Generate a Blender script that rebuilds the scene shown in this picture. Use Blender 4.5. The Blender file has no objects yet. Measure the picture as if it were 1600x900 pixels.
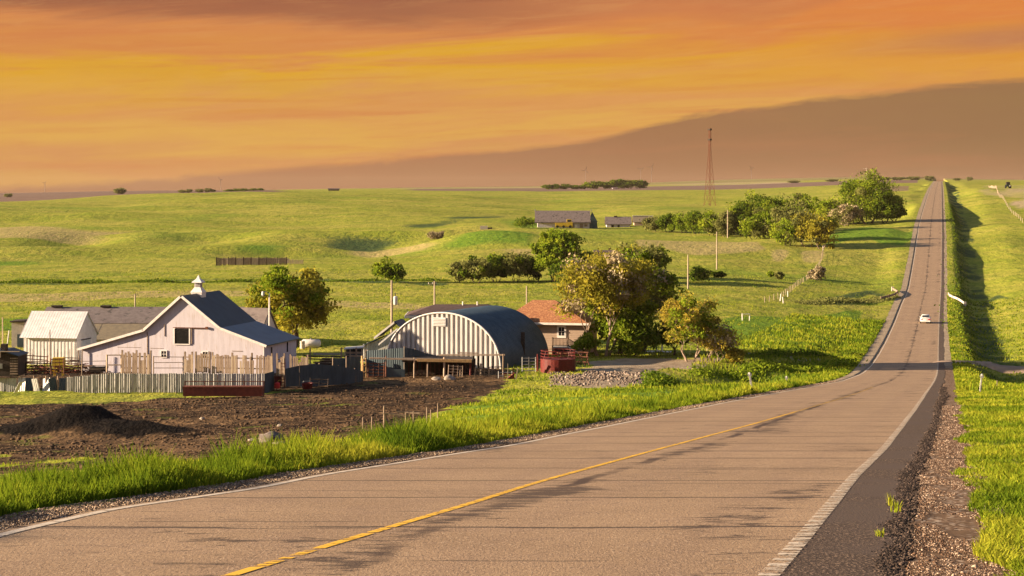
import bpy, bmesh, math, random
import numpy as np
from mathutils import Vector, Matrix
R = math.radians
rng = np.random.default_rng(7)
random.seed(7)
scene = bpy.context.scene
col = scene.collection

# ------------------------------------------------------------------ camera, sky, sun, exposure
F, HOR = 3000.0, 300.0            # focal length and eye level in photo pixels (1600 x 900)
cam = bpy.data.objects.new('camera', bpy.data.cameras.new('camera'))
col.objects.link(cam)
cam.location = (0, 0, 0); cam.rotation_euler = (R(90), 0, 0)
cam.data.sensor_width = 36; cam.data.lens = 36 * F / 1600
cam.data.shift_y = -(450 - HOR) / 1600
cam.data.clip_start = 0.3; cam.data.clip_end = 40000
scene.camera = cam

SUN_EL = 14.5
SUN_H = Vector((-0.998, -0.055, 0)).normalized()
sun_dir = Vector((SUN_H.x * math.cos(R(SUN_EL)), SUN_H.y * math.cos(R(SUN_EL)), math.sin(R(SUN_EL))))
sun = bpy.data.objects.new('sun', bpy.data.lights.new('sun', 'SUN'))
col.objects.link(sun)
sun.data.energy = 5.0; sun.data.angle = R(0.5); sun.data.color = (1.0, 0.79, 0.53)
sun.rotation_euler = sun_dir.to_track_quat('Z', 'Y').to_euler()
scene.view_settings.view_transform = 'Standard'
scene.view_settings.look = 'None'
scene.view_settings.exposure = 1.92
scene.view_settings.gamma = 1

def build_world():
    w = bpy.data.worlds.new("World"); scene.world = w; w.use_nodes = True
    nt = w.node_tree; nt.nodes.clear(); N = nt.nodes.new; L = nt.links.new
    out = N('ShaderNodeOutputWorld'); bg = N('ShaderNodeBackground'); L(bg.outputs[0], out.inputs[0])
    sky = N('ShaderNodeTexSky'); sky.sky_type = 'NISHITA'; sky.sun_disc = False
    sky.sun_elevation = R(SUN_EL); sky.sun_rotation = math.atan2(sun_dir.x, sun_dir.y)
    skb = N('ShaderNodeVectorMath'); skb.operation = 'SCALE'; L(sky.outputs[0], skb.inputs[0]); skb.inputs['Scale'].default_value = 0.055
    tc = N('ShaderNodeTexCoord'); sep = N('ShaderNodeSeparateXYZ'); L(tc.outputs['Generated'], sep.inputs[0])
    def M(op, a, b=None, c=None, clamp=False):
        m = N('ShaderNodeMath'); m.operation = op; m.use_clamp = clamp
        for i, v in enumerate((a, b, c)):
            if v is None: continue
            if isinstance(v, (int, float)): m.inputs[i].default_value = v
            else: L(v, m.inputs[i])
        return m.outputs[0]
    def ramp(fac, stops, interp='LINEAR'):
        r = N('ShaderNodeValToRGB'); L(fac, r.inputs[0]); cr = r.color_ramp; cr.interpolation = interp
        while len(cr.elements) < len(stops): cr.elements.new(0.5)
        for e, (p, c) in zip(cr.elements, stops): e.position = p; e.color = (*c, 1)
        return r.outputs[0]
    def mix(f, a, b):
        m = N('ShaderNodeMix'); m.data_type = 'RGBA'
        if isinstance(f, (int, float)): m.inputs[0].default_value = f
        else: L(f, m.inputs[0])
        for s, v in ((m.inputs[6], a), (m.inputs[7], b)):
            if isinstance(v, tuple): s.default_value = (*v, 1)
            else: L(v, s)
        return m.outputs[2]
    # azimuth (radians from +Y) and elevation of the direction
    az = M('ARCTAN2', sep.outputs[0], sep.outputs[1]); el = M('ARCSINE', sep.outputs[2])
    # streaky cloud coordinates: long along the horizon, and rising slightly to the right
    def streak(sx, sy, tilt, detail, seed, rough=0.55, dist=0.6):
        e2 = M('SUBTRACT', el, M('MULTIPLY', az, tilt))
        c = N('ShaderNodeCombineXYZ'); L(M('MULTIPLY', az, sx), c.inputs[0]); L(M('MULTIPLY', e2, sy), c.inputs[1]); c.inputs[2].default_value = seed
        n = N('ShaderNodeTexNoise'); L(c.outputs[0], n.inputs[0]); n.inputs['Scale'].default_value = 1
        n.inputs['Detail'].default_value = detail; n.inputs['Roughness'].default_value = rough; n.inputs['Distortion'].default_value = dist
        return n.outputs[0]
    n1 = streak(4.2, 44, 0.05, 7, 3.1, 0.6, 1.0); n2 = streak(9, 190, 0.035, 5, 8.7); n3 = streak(3.2, 30, 0.02, 5, 1.3)
    # band height with warps: bands climb to the right
    h = M('ADD', M('SUBTRACT', el, M('MULTIPLY', az, 0.035)), M('MULTIPLY', M('SUBTRACT', n1, 0.5), 0.062))
    h = M('ADD', h, M('MULTIPLY', M('SUBTRACT', n2, 0.5), 0.012))
    hN = M('DIVIDE', h, 0.13, clamp=True)
    k = 0.62
    def S(r, g, b, kk=1.0):
        f = lambda v: ((v / 255 + 0.055) / 1.055) ** 2.4
        ex = 2 ** scene.view_settings.exposure
        return tuple(f(v) / ex * kk for v in (r, g, b))
    bands = ramp(hN, [(0.00, S(212, 150, 92)), (0.10, S(212, 156, 84)), (0.18, S(212, 148, 88)), (0.27, S(222, 168, 82)), (0.35, S(217, 152, 85)),
                      (0.44, S(221, 164, 66)), (0.52, S(222, 164, 50)), (0.60, S(215, 142, 74)), (0.72, S(212, 136, 80)), (0.79, S(211, 134, 78)), (0.86, S(178, 106, 66)), (0.95, S(150, 94, 66))])
    # stronger orange to the right and up
    rightness = M('MULTIPLY', M('ADD', az, 0.02), 4.5, clamp=True)
    upness = M('MULTIPLY', M('SUBTRACT', el, 0.045), 22, clamp=True)
    orange = mix(M('MULTIPLY', rightness, M('ADD', M('MULTIPLY', upness, 0.62), 0.05)), bands, S(222, 128, 64))
    # small reddish streaks
    st = M('MULTIPLY', M('SUBTRACT', n2, 0.54), 5.0, clamp=True)
    orange = mix(M('MULTIPLY', st, 0.40), orange, S(204, 116, 68))
    st2 = M('MULTIPLY', M('SUBTRACT', n3, 0.55), 6.0, clamp=True)
    orange = mix(M('MULTIPLY', M('MULTIPLY', st2, 0.55), upness), orange, S(172, 112, 84))
    tl = M('MULTIPLY', M('MULTIPLY', M('SUBTRACT', M('ADD', el, M('MULTIPLY', M('SUBTRACT', n1, 0.5), 0.05)), 0.084), 90, clamp=True), M('MULTIPLY', M('SUBTRACT', 0.06, az), 9, clamp=True))
    orange = mix(M('MULTIPLY', tl, 0.75), orange, S(152, 96, 72))
    db = M('DIVIDE', M('SUBTRACT', M('ADD', el, M('MULTIPLY', M('SUBTRACT', n2, 0.5), 0.012)), M('ADD', 0.064, M('MULTIPLY', az, 0.055))), 0.0055)
    band = M('MULTIPLY', M('EXPONENT', M('MULTIPLY', M('MULTIPLY', db, db), -1.0)), M('MULTIPLY', M('SUBTRACT', az, 0.15), 11, clamp=True))
    orange = mix(M('MULTIPLY', band, 0.75), orange, S(186, 122, 88))
    # brown cloud sheet: lower right, its edge climbing from horizon at left to 3.5 degrees at right
    ev = [(-.30, 0.0), (-.2, .0060), (-.133, .0115), (-.067, .0180), (.0, .0235), (.033, .0275), (.065, .0345), (.10, .0425), (.15, .0480), (.20, .0530), (.267, .0590), (.30, .061)]
    edge = M('MULTIPLY', ramp(M('DIVIDE', M('ADD', az, 0.30), 0.60, clamp=True), [((a + .3) / .6, (e / .07,) * 3) for a, e in ev], 'B_SPLINE'), 0.07)
    bump = M('MULTIPLY', M('SUBTRACT', streak(16, 90, 0.1, 6, 5.5, 0.62), 0.5), 0.011)
    # gaussian-like shoulder where the sheet steps up
    edge = M('ADD', edge, bump)
    below = M('MULTIPLY', M('SUBTRACT', edge, el), 330, clamp=True)
    brown = ramp(M('DIVIDE', M('ADD', az, 0.26), 0.52, clamp=True), [(0, S(190, 122, 84)), (0.45, S(172, 122, 86)), (0.62, S(160, 114, 80)), (1, S(148, 112, 76))])
    brown = mix(M('MULTIPLY', M('SUBTRACT', 0.028, el), 30, clamp=True), brown, S(170, 122, 88))
    brown = mix(M('MULTIPLY', M('SUBTRACT', n1, 0.52), 2.4, clamp=True), brown, S(182, 122, 86))
    wisp = M('MULTIPLY', M('SUBTRACT', streak(22, 260, 0.09, 7, 12.2, 0.66, 1.1), 0.5), 3.2, clamp=True)
    orange = mix(M('MULTIPLY', wisp, 0.26), orange, S(232, 176, 108))
    puff = M('MULTIPLY', M('SUBTRACT', streak(34, 330, 0.06, 8, 21.2, 0.7, 1.4), 0.52), 4.0, clamp=True)
    orange = mix(M('MULTIPLY', puff, 0.18), orange, S(190, 104, 66))
    colr = mix(M('MULTIPLY', below, 0.93), orange, brown)
    up = M('MULTIPLY', M('SUBTRACT', el, 0.17), 4.0, clamp=True)
    final = mix(up, colr, skb.outputs[0])
    L(final, bg.inputs[0]); bg.inputs[1].default_value = 1.0
build_world()

# ------------------------------------------------------------------ numpy helpers
def smooth(a, b, x):
    t = np.clip((x - a) / (b - a), 0, 1); return t * t * (3 - 2 * t)
_perm = np.random.default_rng(3).random((256, 256))
def vnoise(x, y):
    x = np.asarray(x, float); y = np.asarray(y, float)
    xi = np.floor(x).astype(int); yi = np.floor(y).astype(int); fx = x - xi; fy = y - yi
    fx = fx * fx * (3 - 2 * fx); fy = fy * fy * (3 - 2 * fy)
    g = lambda i, j: _perm[i & 255, j & 255]
    return (g(xi, yi) * (1 - fx) + g(xi + 1, yi) * fx) * (1 - fy) + (g(xi, yi + 1) * (1 - fx) + g(xi + 1, yi + 1) * fx) * fy - 0.5
def fbm(x, y, o=4, lac=2.03, gain=0.5):
    s = 0; a = 1
    for i in range(o):
        s = s + a * vnoise(x + 17.3 * i, y - 9.1 * i); x = x * lac; y = y * lac; a *= gain
    return s

# ------------------------------------------------------------------ the road line (surveyed) and the terrain
ROWY = [(960,10.4),(930,11.6),(901,12.8),(871,14.2),(842,15.8),(812,17.9),(783,20.4),(754,24.7),(724,30.2),(695,37.6),(665,48.9),(651,56.6),(636,67.1),(621,82.4),
        (607,111.7),(592,160.4),(578,200),(560,233),(540,268),(520,299),(500,333),(480,371),(460,415),(440,463),(420,502),(400,538),(380,574),(360,615),(350,656),
        (340,717),(320,861),(300,1107),(290,1435),(285,1900),(283,2300)]
Lp = [(960,-420),(901,-205),(871,-110),(835,0),(791,190),(763,400),(742,500),(712,690),(695,800),(680,875),(647,1040),(620,1175),(603,1272),(594,1320),(583,1349),(574,1360),(557,1372),(538,1383),(504,1398.5),(473,1410),(454,1420),(432,1424),(404,1428.7),(373,1432.7),(350.7,1435.8),(343,1438.5),(323,1444),(305.6,1449.5),(296,1453),(284,1460),(283,1460.5)]
Rp = [(960,1150),(930,1174),(890,1209),(837.5,1256),(784,1300),(741,1337),(700,1381),(676,1400),(639,1429),(621,1441),(604,1453),(594,1460),(586,1463),(577,1465),(559,1465.6),(547,1465.6),(500,1467),(467,1468.7),(453,1470),(407,1470.7),(367,1471.3),(341,1471),(288,1470.7),(283,1470.7)]
_rows = np.array([r for r, _ in ROWY], float); _Y = np.array([y for _, y in ROWY], float)
def lin(P, rows):
    P = sorted(P); return np.interp(rows, [p[0] for p in P], [p[1] for p in P])
_rr = np.linspace(955, 283, 1400)
_yy = np.exp(np.interp(-_rr, -_rows, np.log(_Y)))
_xl = (lin(Lp, _rr) - 800) / F * _yy; _xr = (lin(Rp, _rr) - 800) / F * _yy
_zz = -(_rr - HOR) / F * _yy
gY = np.exp(np.linspace(math.log(10.5), math.log(2290), 900))
def g_s(v, s):
    k = np.exp(-0.5 * (np.arange(-3 * s, 3 * s + 1) / s) ** 2); k /= k.sum()
    return np.convolve(np.pad(v, 3 * s, mode='reflect', reflect_type='odd'), k, 'valid')
gXL = g_s(np.interp(gY, _yy, _xl), 5); gXR = g_s(np.interp(gY, _yy, _xr), 5); gZR = g_s(np.interp(gY, _yy, _zz), 14)
def _ext(arr, Y, s0, s1):
    Y = np.asarray(Y, float); v = np.interp(Y, gY, arr)
    return v + np.where(Y < gY[0], (Y - gY[0]) * s0, 0) + np.where(Y > gY[-1], (Y - gY[-1]) * s1, 0)
def XL(Y): return _ext(gXL, Y, 0.17, 0.2233)
def XR(Y): return _ext(gXR, Y, 0.17, 0.2233)
def ZR(Y): return _ext(gZR, Y, -0.075, -0.004)

COLS = {
 -500: [(740,79),(708,100),(669,130),(635,155),(615,170),(580,192),(530,240),(500,284),(470,342),(442,410),(413,500),(385,600),(355,760),(332,900),(321,1100),(316,1500),(311,2200),(306,4000),(304,7000)],
 0:    [(740,79),(708,100),(669,130),(635,155),(615,170),(580,192),(530,240),(500,284),(470,342),(442,410),(413,500),(385,600),(355,760),(330,900),(319,1100),(314,1500),(309,2200),(303,4000),(302,7000)],
 200:  [(740,79),(708,100),(669,130),(635,155),(615,170),(580,192),(530,240),(500,284),(470,342),(442,410),(413,500),(385,600),(355,760),(330,900),(312,1150),(306,1500),(303,2200),(299,4000),(298,7000)],
 400:  [(725,79),(698,100),(662,130),(632,155),(614,170),(580,192),(530,240),(500,284),(470,342),(442,410),(413,500),(385,600),(355,760),(330,900),(310,1150),(302.5,1500),(300,2200),(298,4000),(297,7000)],
 640:  [(680,79),(668,100),(648,130),(626,155),(610,172),(580,192),(530,240),(500,284),(470,342),(442,410),(418,480),(392,560),(372,650),(350,780),(330,950),(310,1200),(301,1500),(297,2200),(294,4000),(293,7000)],
 870:  [(655,78),(636,105),(620,135),(602,168),(590,178),(575,189),(560,200),(548,218),(530,240),(500,284),(470,342),(442,410),(420,455),(395,520),(375,590),(364,660),(356,740),(346,850),(330,1000),(310,1300),(301,1600),(297,2200),(293,3500),(291,7000)],
 1150: [(645,78),(630,100),(617,130),(602,160),(590,175),(575,188),(560,200),(550,214),(530,246),(500,300),(470,360),(442,425),(410,500),(385,570),(372,640),(350,780),(330,1000),(303,1500),(292,2500),(286,4000),(280,7000)],
 1380: [(640,78),(624,100),(604,140),(592,165),(578,202),(560,233),(540,268),(520,299),(500,333),(480,371),(460,415),(440,463),(420,502),(400,538),(380,574),(360,615),(350,656),(340,717),(320,861),(300,1107),(290,1500),(283,2400),(279,4000),(276,7000)],
 1480: [(621,82),(607,111),(592,160),(578,200),(560,233),(540,268),(520,299),(500,333),(480,371),(460,415),(440,463),(420,502),(400,538),(380,574),(360,615),(350,656),(340,717),(320,861),(300,1107),(290,1435),(284,2200),(281,4000),(279,7000)],
 1600: [(623,82),(605,105),(590,150),(568,212),(552,238),(534,272),(515,303),(497,335),(478,371),(460,415),(440,463),(420,502),(400,538),(380,574),(360,615),(350,656),(340,717),(320,861),(300,1107),(292,1435),(286,2200),(282,4000),(281,7000)],
 2100: [(625,82),(607,105),(590,150),(568,212),(552,238),(534,272),(515,303),(497,335),(478,371),(460,415),(440,463),(420,502),(400,538),(380,574),(360,615),(350,656),(340,717),(320,861),(300,1107),(292,1435),(286,2200),(282,4000),(281,7000)],
}
def pchip(x, y, q):
    h = np.diff(x); d = np.diff(y) / h; m = np.zeros_like(y)
    for i in range(1, len(x) - 1):
        if d[i-1] * d[i] > 0:
            w1 = 2 * h[i] + h[i-1]; w2 = h[i] + 2 * h[i-1]; m[i] = (w1 + w2) / (w1 / d[i-1] + w2 / d[i])
    m[0] = d[0]; m[-1] = d[-1]
    q = np.clip(q, x[0], x[-1]); i = np.clip(np.searchsorted(x, q) - 1, 0, len(x) - 2)
    t = (q - x[i]) / h[i]
    return (y[i] * (1 + 2*t) * (1-t)**2 + h[i]*m[i]*t*(1-t)**2 + y[i+1]*t*t*(3-2*t) + h[i]*m[i+1]*t*t*(t-1))
TLY = np.linspace(math.log(8), math.log(7000), 420); TPX = np.arange(-500, 2101, 10.0)
def _table():
    ks = sorted(COLS); Z = []
    for k in ks:
        drop = {1480: 0.3, 1600: 0.25, 2100: 0.4}.get(k, 1.9)
        P = [(8, ZR(8) - drop * 0.5), (20, ZR(20) - drop * 0.8), (40, ZR(40) - drop)] + [(y, -(r - HOR) / F * y) for r, y in COLS[k]]
        x = np.log([p[0] for p in P]); z = np.array([float(p[1]) for p in P])
        Z.append(pchip(x, z, TLY))
    Z = np.array(Z)                       # cols x Y
    G = np.array([np.interp(TPX, ks, Z[:, j]) for j in range(len(TLY))])
    G = np.apply_along_axis(lambda v: g_s(v, 4), 1, G)
    return np.apply_along_axis(lambda v: g_s(v, 2), 0, G)
TZ = _table()
BUMPS = []                                # (x, y, rx, ry, height, angle)
def zbase(X, Y):
    Yc = np.clip(Y, 8.01, 6990); px = np.clip(X / np.maximum(Yc, 60 * 0 + 8) * F + 800, -499, 2099)
    a = (np.log(Yc) - TLY[0]) / (TLY[1] - TLY[0]); b = (px + 500) / 10
    i = np.clip(a.astype(int), 0, len(TLY) - 2); j = np.clip(b.astype(int), 0, len(TPX) - 2); a = a - i; b = b - j
    z = (TZ[i, j] * (1-b) + TZ[i, j+1] * b) * (1-a) + (TZ[i+1, j] * (1-b) + TZ[i+1, j+1] * b) * a
    return z + np.where(Y < 8, (Y - 8) * -0.075, 0)
def ground(X, Y):
    X, Y = np.broadcast_arrays(np.asarray(X, float), np.asarray(Y, float))
    z = zbase(X, Y)
    far = smooth(420, 900, Y)
    z = z + far * 6.0 * fbm(X / 150 + 3.7, Y / 260, 3) * (1 - smooth(1300, 2200, Y))
    z = z + smooth(380, 480, Y) * (1 - smooth(1200, 2000, Y)) * 1.5 * fbm(X / 34 + 1.2, Y / 60, 2)
    for (bx, by, rx, ry, hh, an) in BUMPS:
        ca, sa = math.cos(an), math.sin(an); dx = X - bx; dy = Y - by
        u = (dx * ca + dy * sa) / rx; v = (-dx * sa + dy * ca) / ry
        z = z + hh * np.exp(-(u * u + v * v))
    xl, xr, zr = XL(Y), XR(Y), ZR(Y)
    dl = xl - X; dr = X - xr
    # left verge
    wl = smooth(3.0, 10.5, dl); zv = zr - 0.20 * np.clip(dl - 0.75, 0, 6) * smooth(0.7, 1.4, dl) * (1 - smooth(120, 260, Y))
    # right verge, with a ditch further on
    farw = smooth(110, 200, Y)
    wr = smooth(3.2, 10, dr)
    zl = zv * (1 - wl) + z * wl
    ditch = farw * 1.75 * smooth(3.0, 7.2, dr) * (1 - smooth(7.5, 22, dr)) * (1 - smooth(1500, 2200, Y) * .6) * (1 - np.exp(-((Y - 219) / 6.0) ** 2))
    zrr = zr * (1 - wr) + z * wr - ditch
    out = np.where(dr > 0, zrr, np.where(dl > 0, zl, zr))
    return out
def gz(x, y): return float(ground(np.array([x]), np.array([y]))[0])
_MY = np.exp(np.linspace(math.log(11), math.log(6900), 5000))
def at(px, py, Y=None):
    """world point where the line of sight through photo pixel (px,py) meets the ground (or at depth Y on the ground)"""
    if Y is None:
        g = ground((px - 800) / F * _MY, _MY); ray = -(py - HOR) / F * _MY
        hit = np.nonzero(g >= ray)[0]
        Y = float(_MY[hit[0]]) if len(hit) else 6500.0
    x = (px - 800) / F * Y
    return Vector((x, Y, gz(x, Y)))
def bump_at(px, py, rx, ry, h, an=0):
    p = at(px, py); BUMPS.append((p.x, p.y, rx, ry, h, an))
for b in [(105, 374, 13, 45, -4.0, 0.0), (575, 384, 15, 34, -3.6, 0.0), (425, 392, 14, 30, -2.4, 0.0), (325, 370, 16, 40, -2.4, 0.0), (760, 378, 16, 30, 2.4, 0.0), (1110, 590, 5, 9, -1.7, 0.0), (1190, 585, 4.5, 9, -1.5, 0.0), (1262, 579, 4, 8, -1.1, 0.0), (1040, 603, 3.0, 4, 0.9, 0.0), (120, 372, 30, 9, 1.0, 0.35), (60, 395, 40, 16, 1.8, 0.3), (640, 372, 45, 10, 2.6, 0.15), (330, 375, 50, 12, 1.8, 0.1), (900, 380, 45, 18, 1.5, 0), (480, 395, 40, 10, 1.6, 0.2), (220, 340, 80, 25, 2.0, .1), (1130, 395, 30, 10, 1.2, 0)]:
    bump_at(*b)
p = at(140, 680, 122); BUMPS.append((p.x, p.y, 2.6, 2.6, 1.55, 0))       # the manure mound in the yard
p = at(215, 690, 119); BUMPS.append((p.x, p.y, 3.4, 1.8, 0.85, 0))
p = at(60, 688, 121); BUMPS.append((p.x, p.y, 3.6, 2.2, 0.8, 0))
# ------------------------------------------------------------------ materials
class NT:
    def __init__(s, name):
        s.m = bpy.data.materials.new(name); s.m.use_nodes = True; s.nt = s.m.node_tree
        s.b = s.nt.nodes['Principled BSDF']; s.out = s.nt.nodes['Material Output']
        s.b.inputs['Specular IOR Level'].default_value = 0.2
    def n(s, t, **k):
        x = s.nt.nodes.new(t)
        for a, v in k.items(): setattr(x, a, v)
        return x
    def L(s, a, b): s.nt.links.new(a, b)
    def put(s, sock, v):
        if isinstance(v, (int, float)): sock.default_value = v
        elif isinstance(v, tuple): sock.default_value = (*v, 1) if len(v) == 3 and sock.type == 'RGBA' else v
        else: s.L(v, sock)
    def math(s, op, a, b=None, c=None, clamp=False):
        m = s.n('ShaderNodeMath', operation=op, use_clamp=clamp)
        for i, v in enumerate((a, b, c)):
            if v is not None: s.put(m.inputs[i], v)
        return m.outputs[0]
    def mix(s, f, a, b, bt='MIX'):
        m = s.n('ShaderNodeMix', data_type='RGBA', blend_type=bt)
        s.put(m.inputs[0], f); s.put(m.inputs[6], a); s.put(m.inputs[7], b); return m.outputs[2]
    def coord(s, kind='Object'): return s.n('ShaderNodeTexCoord').outputs[kind]
    def pos(s): return s.n('ShaderNodeNewGeometry').outputs['Position']
    def scale(s, v, sc):
        m = s.n('ShaderNodeMapping'); s.L(v, m.inputs[0]); m.inputs['Scale'].default_value = sc; return m.outputs[0]
    def noise(s, v, scale, detail=4, rough=0.55, dist=0):
        x = s.n('ShaderNodeTexNoise'); s.L(v, x.inputs[0]); x.inputs['Scale'].default_value = scale
        x.inputs['Detail'].default_value = detail; x.inputs['Roughness'].default_value = rough; x.inputs['Distortion'].default_value = dist
        return x.outputs[0]
    def step(s, v, a, b):
        x = s.n('ShaderNodeMapRange'); x.interpolation_type = 'SMOOTHSTEP'; s.put(x.inputs[0], v); x.inputs[1].default_value = a; x.inputs[2].default_value = b; return x.outputs[0]
    def attr(s, name): return s.n('ShaderNodeAttribute', attribute_name=name).outputs['Fac']
    def bump(s, h, strength=0.5, dist=0.05):
        x = s.n('ShaderNodeBump'); s.L(h, x.inputs['Height']); x.inputs['Strength'].default_value = strength; x.inputs['Distance'].default_value = dist
        s.L(x.outputs[0], s.b.inputs['Normal']); return x.outputs[0]
    def done(s, colour=None, rough=0.8, metal=0):
        if colour is not None: s.put(s.b.inputs['Base Color'], colour)
        s.put(s.b.inputs['Roughness'], rough); s.put(s.b.inputs['Metallic'], metal); return s.m
MATS = {}
def simple(name, c1, c2=None, sc=3.0, rough=0.75, bump=0.0, metal=0, stretch=(1, 1, 1), lo=0.35, hi=0.65, c3=None, sc3=20):
    """one weathered surface: two tones in soft patches, optional fine streaks and a little relief"""
    if name in MATS: return MATS[name]
    s = NT(name); v = s.scale(s.coord(), stretch)
    n = s.noise(v, sc, 6, 0.6)
    c = s.mix(s.step(n, lo, hi), c1, c2 or tuple(x * 0.8 for x in c1))
    if c3: c = s.mix(s.step(s.noise(v, sc3, 4), 0.56, 0.68), c, c3)
    if bump: s.bump(s.noise(v, sc * 6, 4), bump, 0.03)
    MATS[name] = s.done(c, rough, metal); return MATS[name]

def mat_ground():
    s = NT('ground'); P = s.pos()
    n_big = s.noise(P, 0.012, 5, 0.6); n_mid = s.noise(P, 0.09, 5, 0.6); n_sm = s.noise(P, 0.7, 5, 0.65); n_fine = s.noise(P, 6, 4, 0.7)
    Ps = s.scale(P, (0.35, 1, 1)); n_str = s.noise(Ps, 0.05, 5, 0.6)
    g = s.mix(s.step(n_mid, 0.35, 0.65), (0.200, 0.222, 0.022), (0.262, 0.252, 0.034))
    g = s.mix(s.step(n_str, 0.42, 0.62), g, (0.30, 0.265, 0.048))
    g = s.mix(s.step(n_big, 0.55, 0.7), g, (0.165, 0.210, 0.022))
    g = s.mix(s.math('MULTIPLY', s.step(n_sm, 0.5, 0.68), 0.7), g, (0.085, 0.120, 0.013))
    g = s.mix(s.math('MULTIPLY', s.step(n_fine, 0.5, 0.7), 0.5), g, (0.11, 0.13, 0.014))
    n_tus = s.noise(s.scale(P, (1, 0.45, 1)), 0.30, 4, 0.75); n_tu2 = s.noise(s.scale(P, (0.6, 0.25, 1)), 0.16, 5, 0.78)
    g = s.mix(s.math('MULTIPLY', s.step(n_tus, 0.50, 0.62), 0.55), g, (0.105, 0.145, 0.014)); g = s.mix(s.math('MULTIPLY', s.step(n_tu2, 0.54, 0.64), 0.55), g, (0.105, 0.125, 0.018))
    g = s.mix(s.math('MULTIPLY', s.step(n_tus, 0.44, 0.34), 0.5), g, (0.30, 0.27, 0.040))
    dry = s.mix(s.step(n_sm, 0.4, 0.6), (0.33, 0.25, 0.10), (0.24, 0.21, 0.06))
    g = s.mix(s.step(s.math('ADD', s.attr('dry'), s.math('MULTIPLY', s.math('SUBTRACT', n_str, 0.5), 0.9)), 0.35, 0.75), g, dry)
    lush = s.mix(s.step(n_sm, 0.4, 0.6), (0.085, 0.155, 0.014), (0.14, 0.20, 0.016))
    g = s.mix(s.step(s.math('ADD', s.attr('lush'), s.math('MULTIPLY', s.math('SUBTRACT', n_mid, 0.5), 0.6)), 0.3, 0.7), g, lush)
    scrub_shade = s.mix(s.step(n_sm, 0.4, 0.6), (0.030, 0.055, 0.020), (0.070, 0.095, 0.025))
    g = s.mix(s.step(s.math('ADD', s.attr('scrub_shade'), s.math('MULTIPLY', s.math('SUBTRACT', n_sm, 0.5), 1.2)), 0.35, 0.75), g, scrub_shade)
    plow_haze = s.mix(s.step(s.noise(s.scale(P, (0.02, 1, 1)), 0.02, 4), 0.4, 0.6), (0.14, 0.085, 0.070), (0.18, 0.12, 0.09))
    g = s.mix(s.attr('plow_haze'), g, plow_haze)
    g = s.mix(s.attr('tan'), g, s.mix(s.step(n_sm, .4, .6), (0.36, 0.26, 0.16), (0.25, 0.20, 0.12)))
    # yard mud: wet dark soil, straw-coloured crumbs, ruts
    m1 = s.noise(P, 1.1, 8, 0.7); m2 = s.noise(s.scale(P, (0.35, 1, 1)), 2.6, 6, 0.7)
    mud = s.mix(s.step(m1, 0.40, 0.62), (0.014, 0.008, 0.005), (0.070, 0.038, 0.019))
    mud = s.mix(s.step(m2, 0.50, 0.64), mud, (0.21, 0.130, 0.070))
    rt = s.n('ShaderNodeMapping'); s.L(P, rt.inputs[0]); rt.inputs['Rotation'].default_value = (0, 0, R(24)); rt.inputs['Scale'].default_value = (0.10, 1.0, 1)
    mud = s.mix(s.math('MULTIPLY', s.step(s.noise(rt.outputs[0], 1.1, 4, 0.6), 0.53, 0.60), 0.85), mud, (0.012, 0.007, 0.005))
    mud = s.mix(s.math('MULTIPLY', s.step(s.noise(P, 0.075, 4, .6), 0.50, 0.62), 0.55), mud, (0.17, 0.10, 0.050)); mud = s.mix(s.math('MULTIPLY', s.step(s.noise(P, 0.10, 5, .6), 0.46, 0.38), 0.7), mud, (0.016, 0.010, 0.007))
    mud = s.mix(s.step(s.noise(P, 0.16, 4), 0.60, 0.70), mud, (0.105, 0.115, 0.018))
    vo = s.n('ShaderNodeTexVoronoi'); s.L(P, vo.inputs[0]); vo.inputs['Scale'].default_value = 2.2
    mud = s.mix(s.math('LESS_THAN', vo.outputs[0], 0.07), mud, (0.38, 0.32, 0.25))
    g = s.mix(s.step(s.math('ADD', s.attr('mud'), s.math('MULTIPLY', s.math('SUBTRACT', n_sm, 0.5), 0.8)), 0.4, 0.6), g, mud)
    mound = s.mix(s.step(m1, 0.4, 0.65), (0.005, 0.0035, 0.003), (0.013, 0.009, 0.007))
    g = s.mix(s.step(s.math('ADD', s.attr('mound'), s.math('MULTIPLY', s.math('SUBTRACT', m1, 0.5), 0.7)), 0.35, 0.6), g, mound)
    # gravel: crumbs of stone
    vg = s.n('ShaderNodeTexVoronoi'); s.L(P, vg.inputs[0]); vg.inputs['Scale'].default_value = 26
    vg2 = s.n('ShaderNodeTexVoronoi'); s.L(P, vg2.inputs[0]); vg2.inputs['Scale'].default_value = 70
    sepc = s.n('ShaderNodeSeparateColor'); s.L(vg.outputs[1], sepc.inputs[0]); sepd = s.n('ShaderNodeSeparateColor'); s.L(vg2.outputs[1], sepd.inputs[0])
    gr = s.mix(sepd.outputs[0], (0.075, 0.042, 0.026), (0.24, 0.150, 0.095))
    gr = s.mix(s.math('GREATER_THAN', sepc.outputs[0], 0.80), gr, (0.44, 0.34, 0.26))
    gr = s.mix(s.math('LESS_THAN', sepc.outputs[1], 0.22), gr, (0.055, 0.035, 0.026))
    gr = s.mix(s.step(s.noise(P, 1.3, 4), 0.42, 0.66), gr, (0.12, 0.074, 0.046))
    g = s.mix(s.step(s.math('ADD', s.attr('gravel'), s.math('MULTIPLY', s.math('SUBTRACT', n_fine, 0.5), 0.5)), 0.42, 0.58), g, gr)
    drive = s.mix(s.step(n_sm, 0.4, 0.6), (0.24, 0.175, 0.12), (0.31, 0.24, 0.17))
    g = s.mix(s.step(s.math('ADD', s.attr('drive'), s.math('MULTIPLY', s.math('SUBTRACT', n_sm, 0.5), 0.5)), 0.4, 0.6), g, drive)
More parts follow.
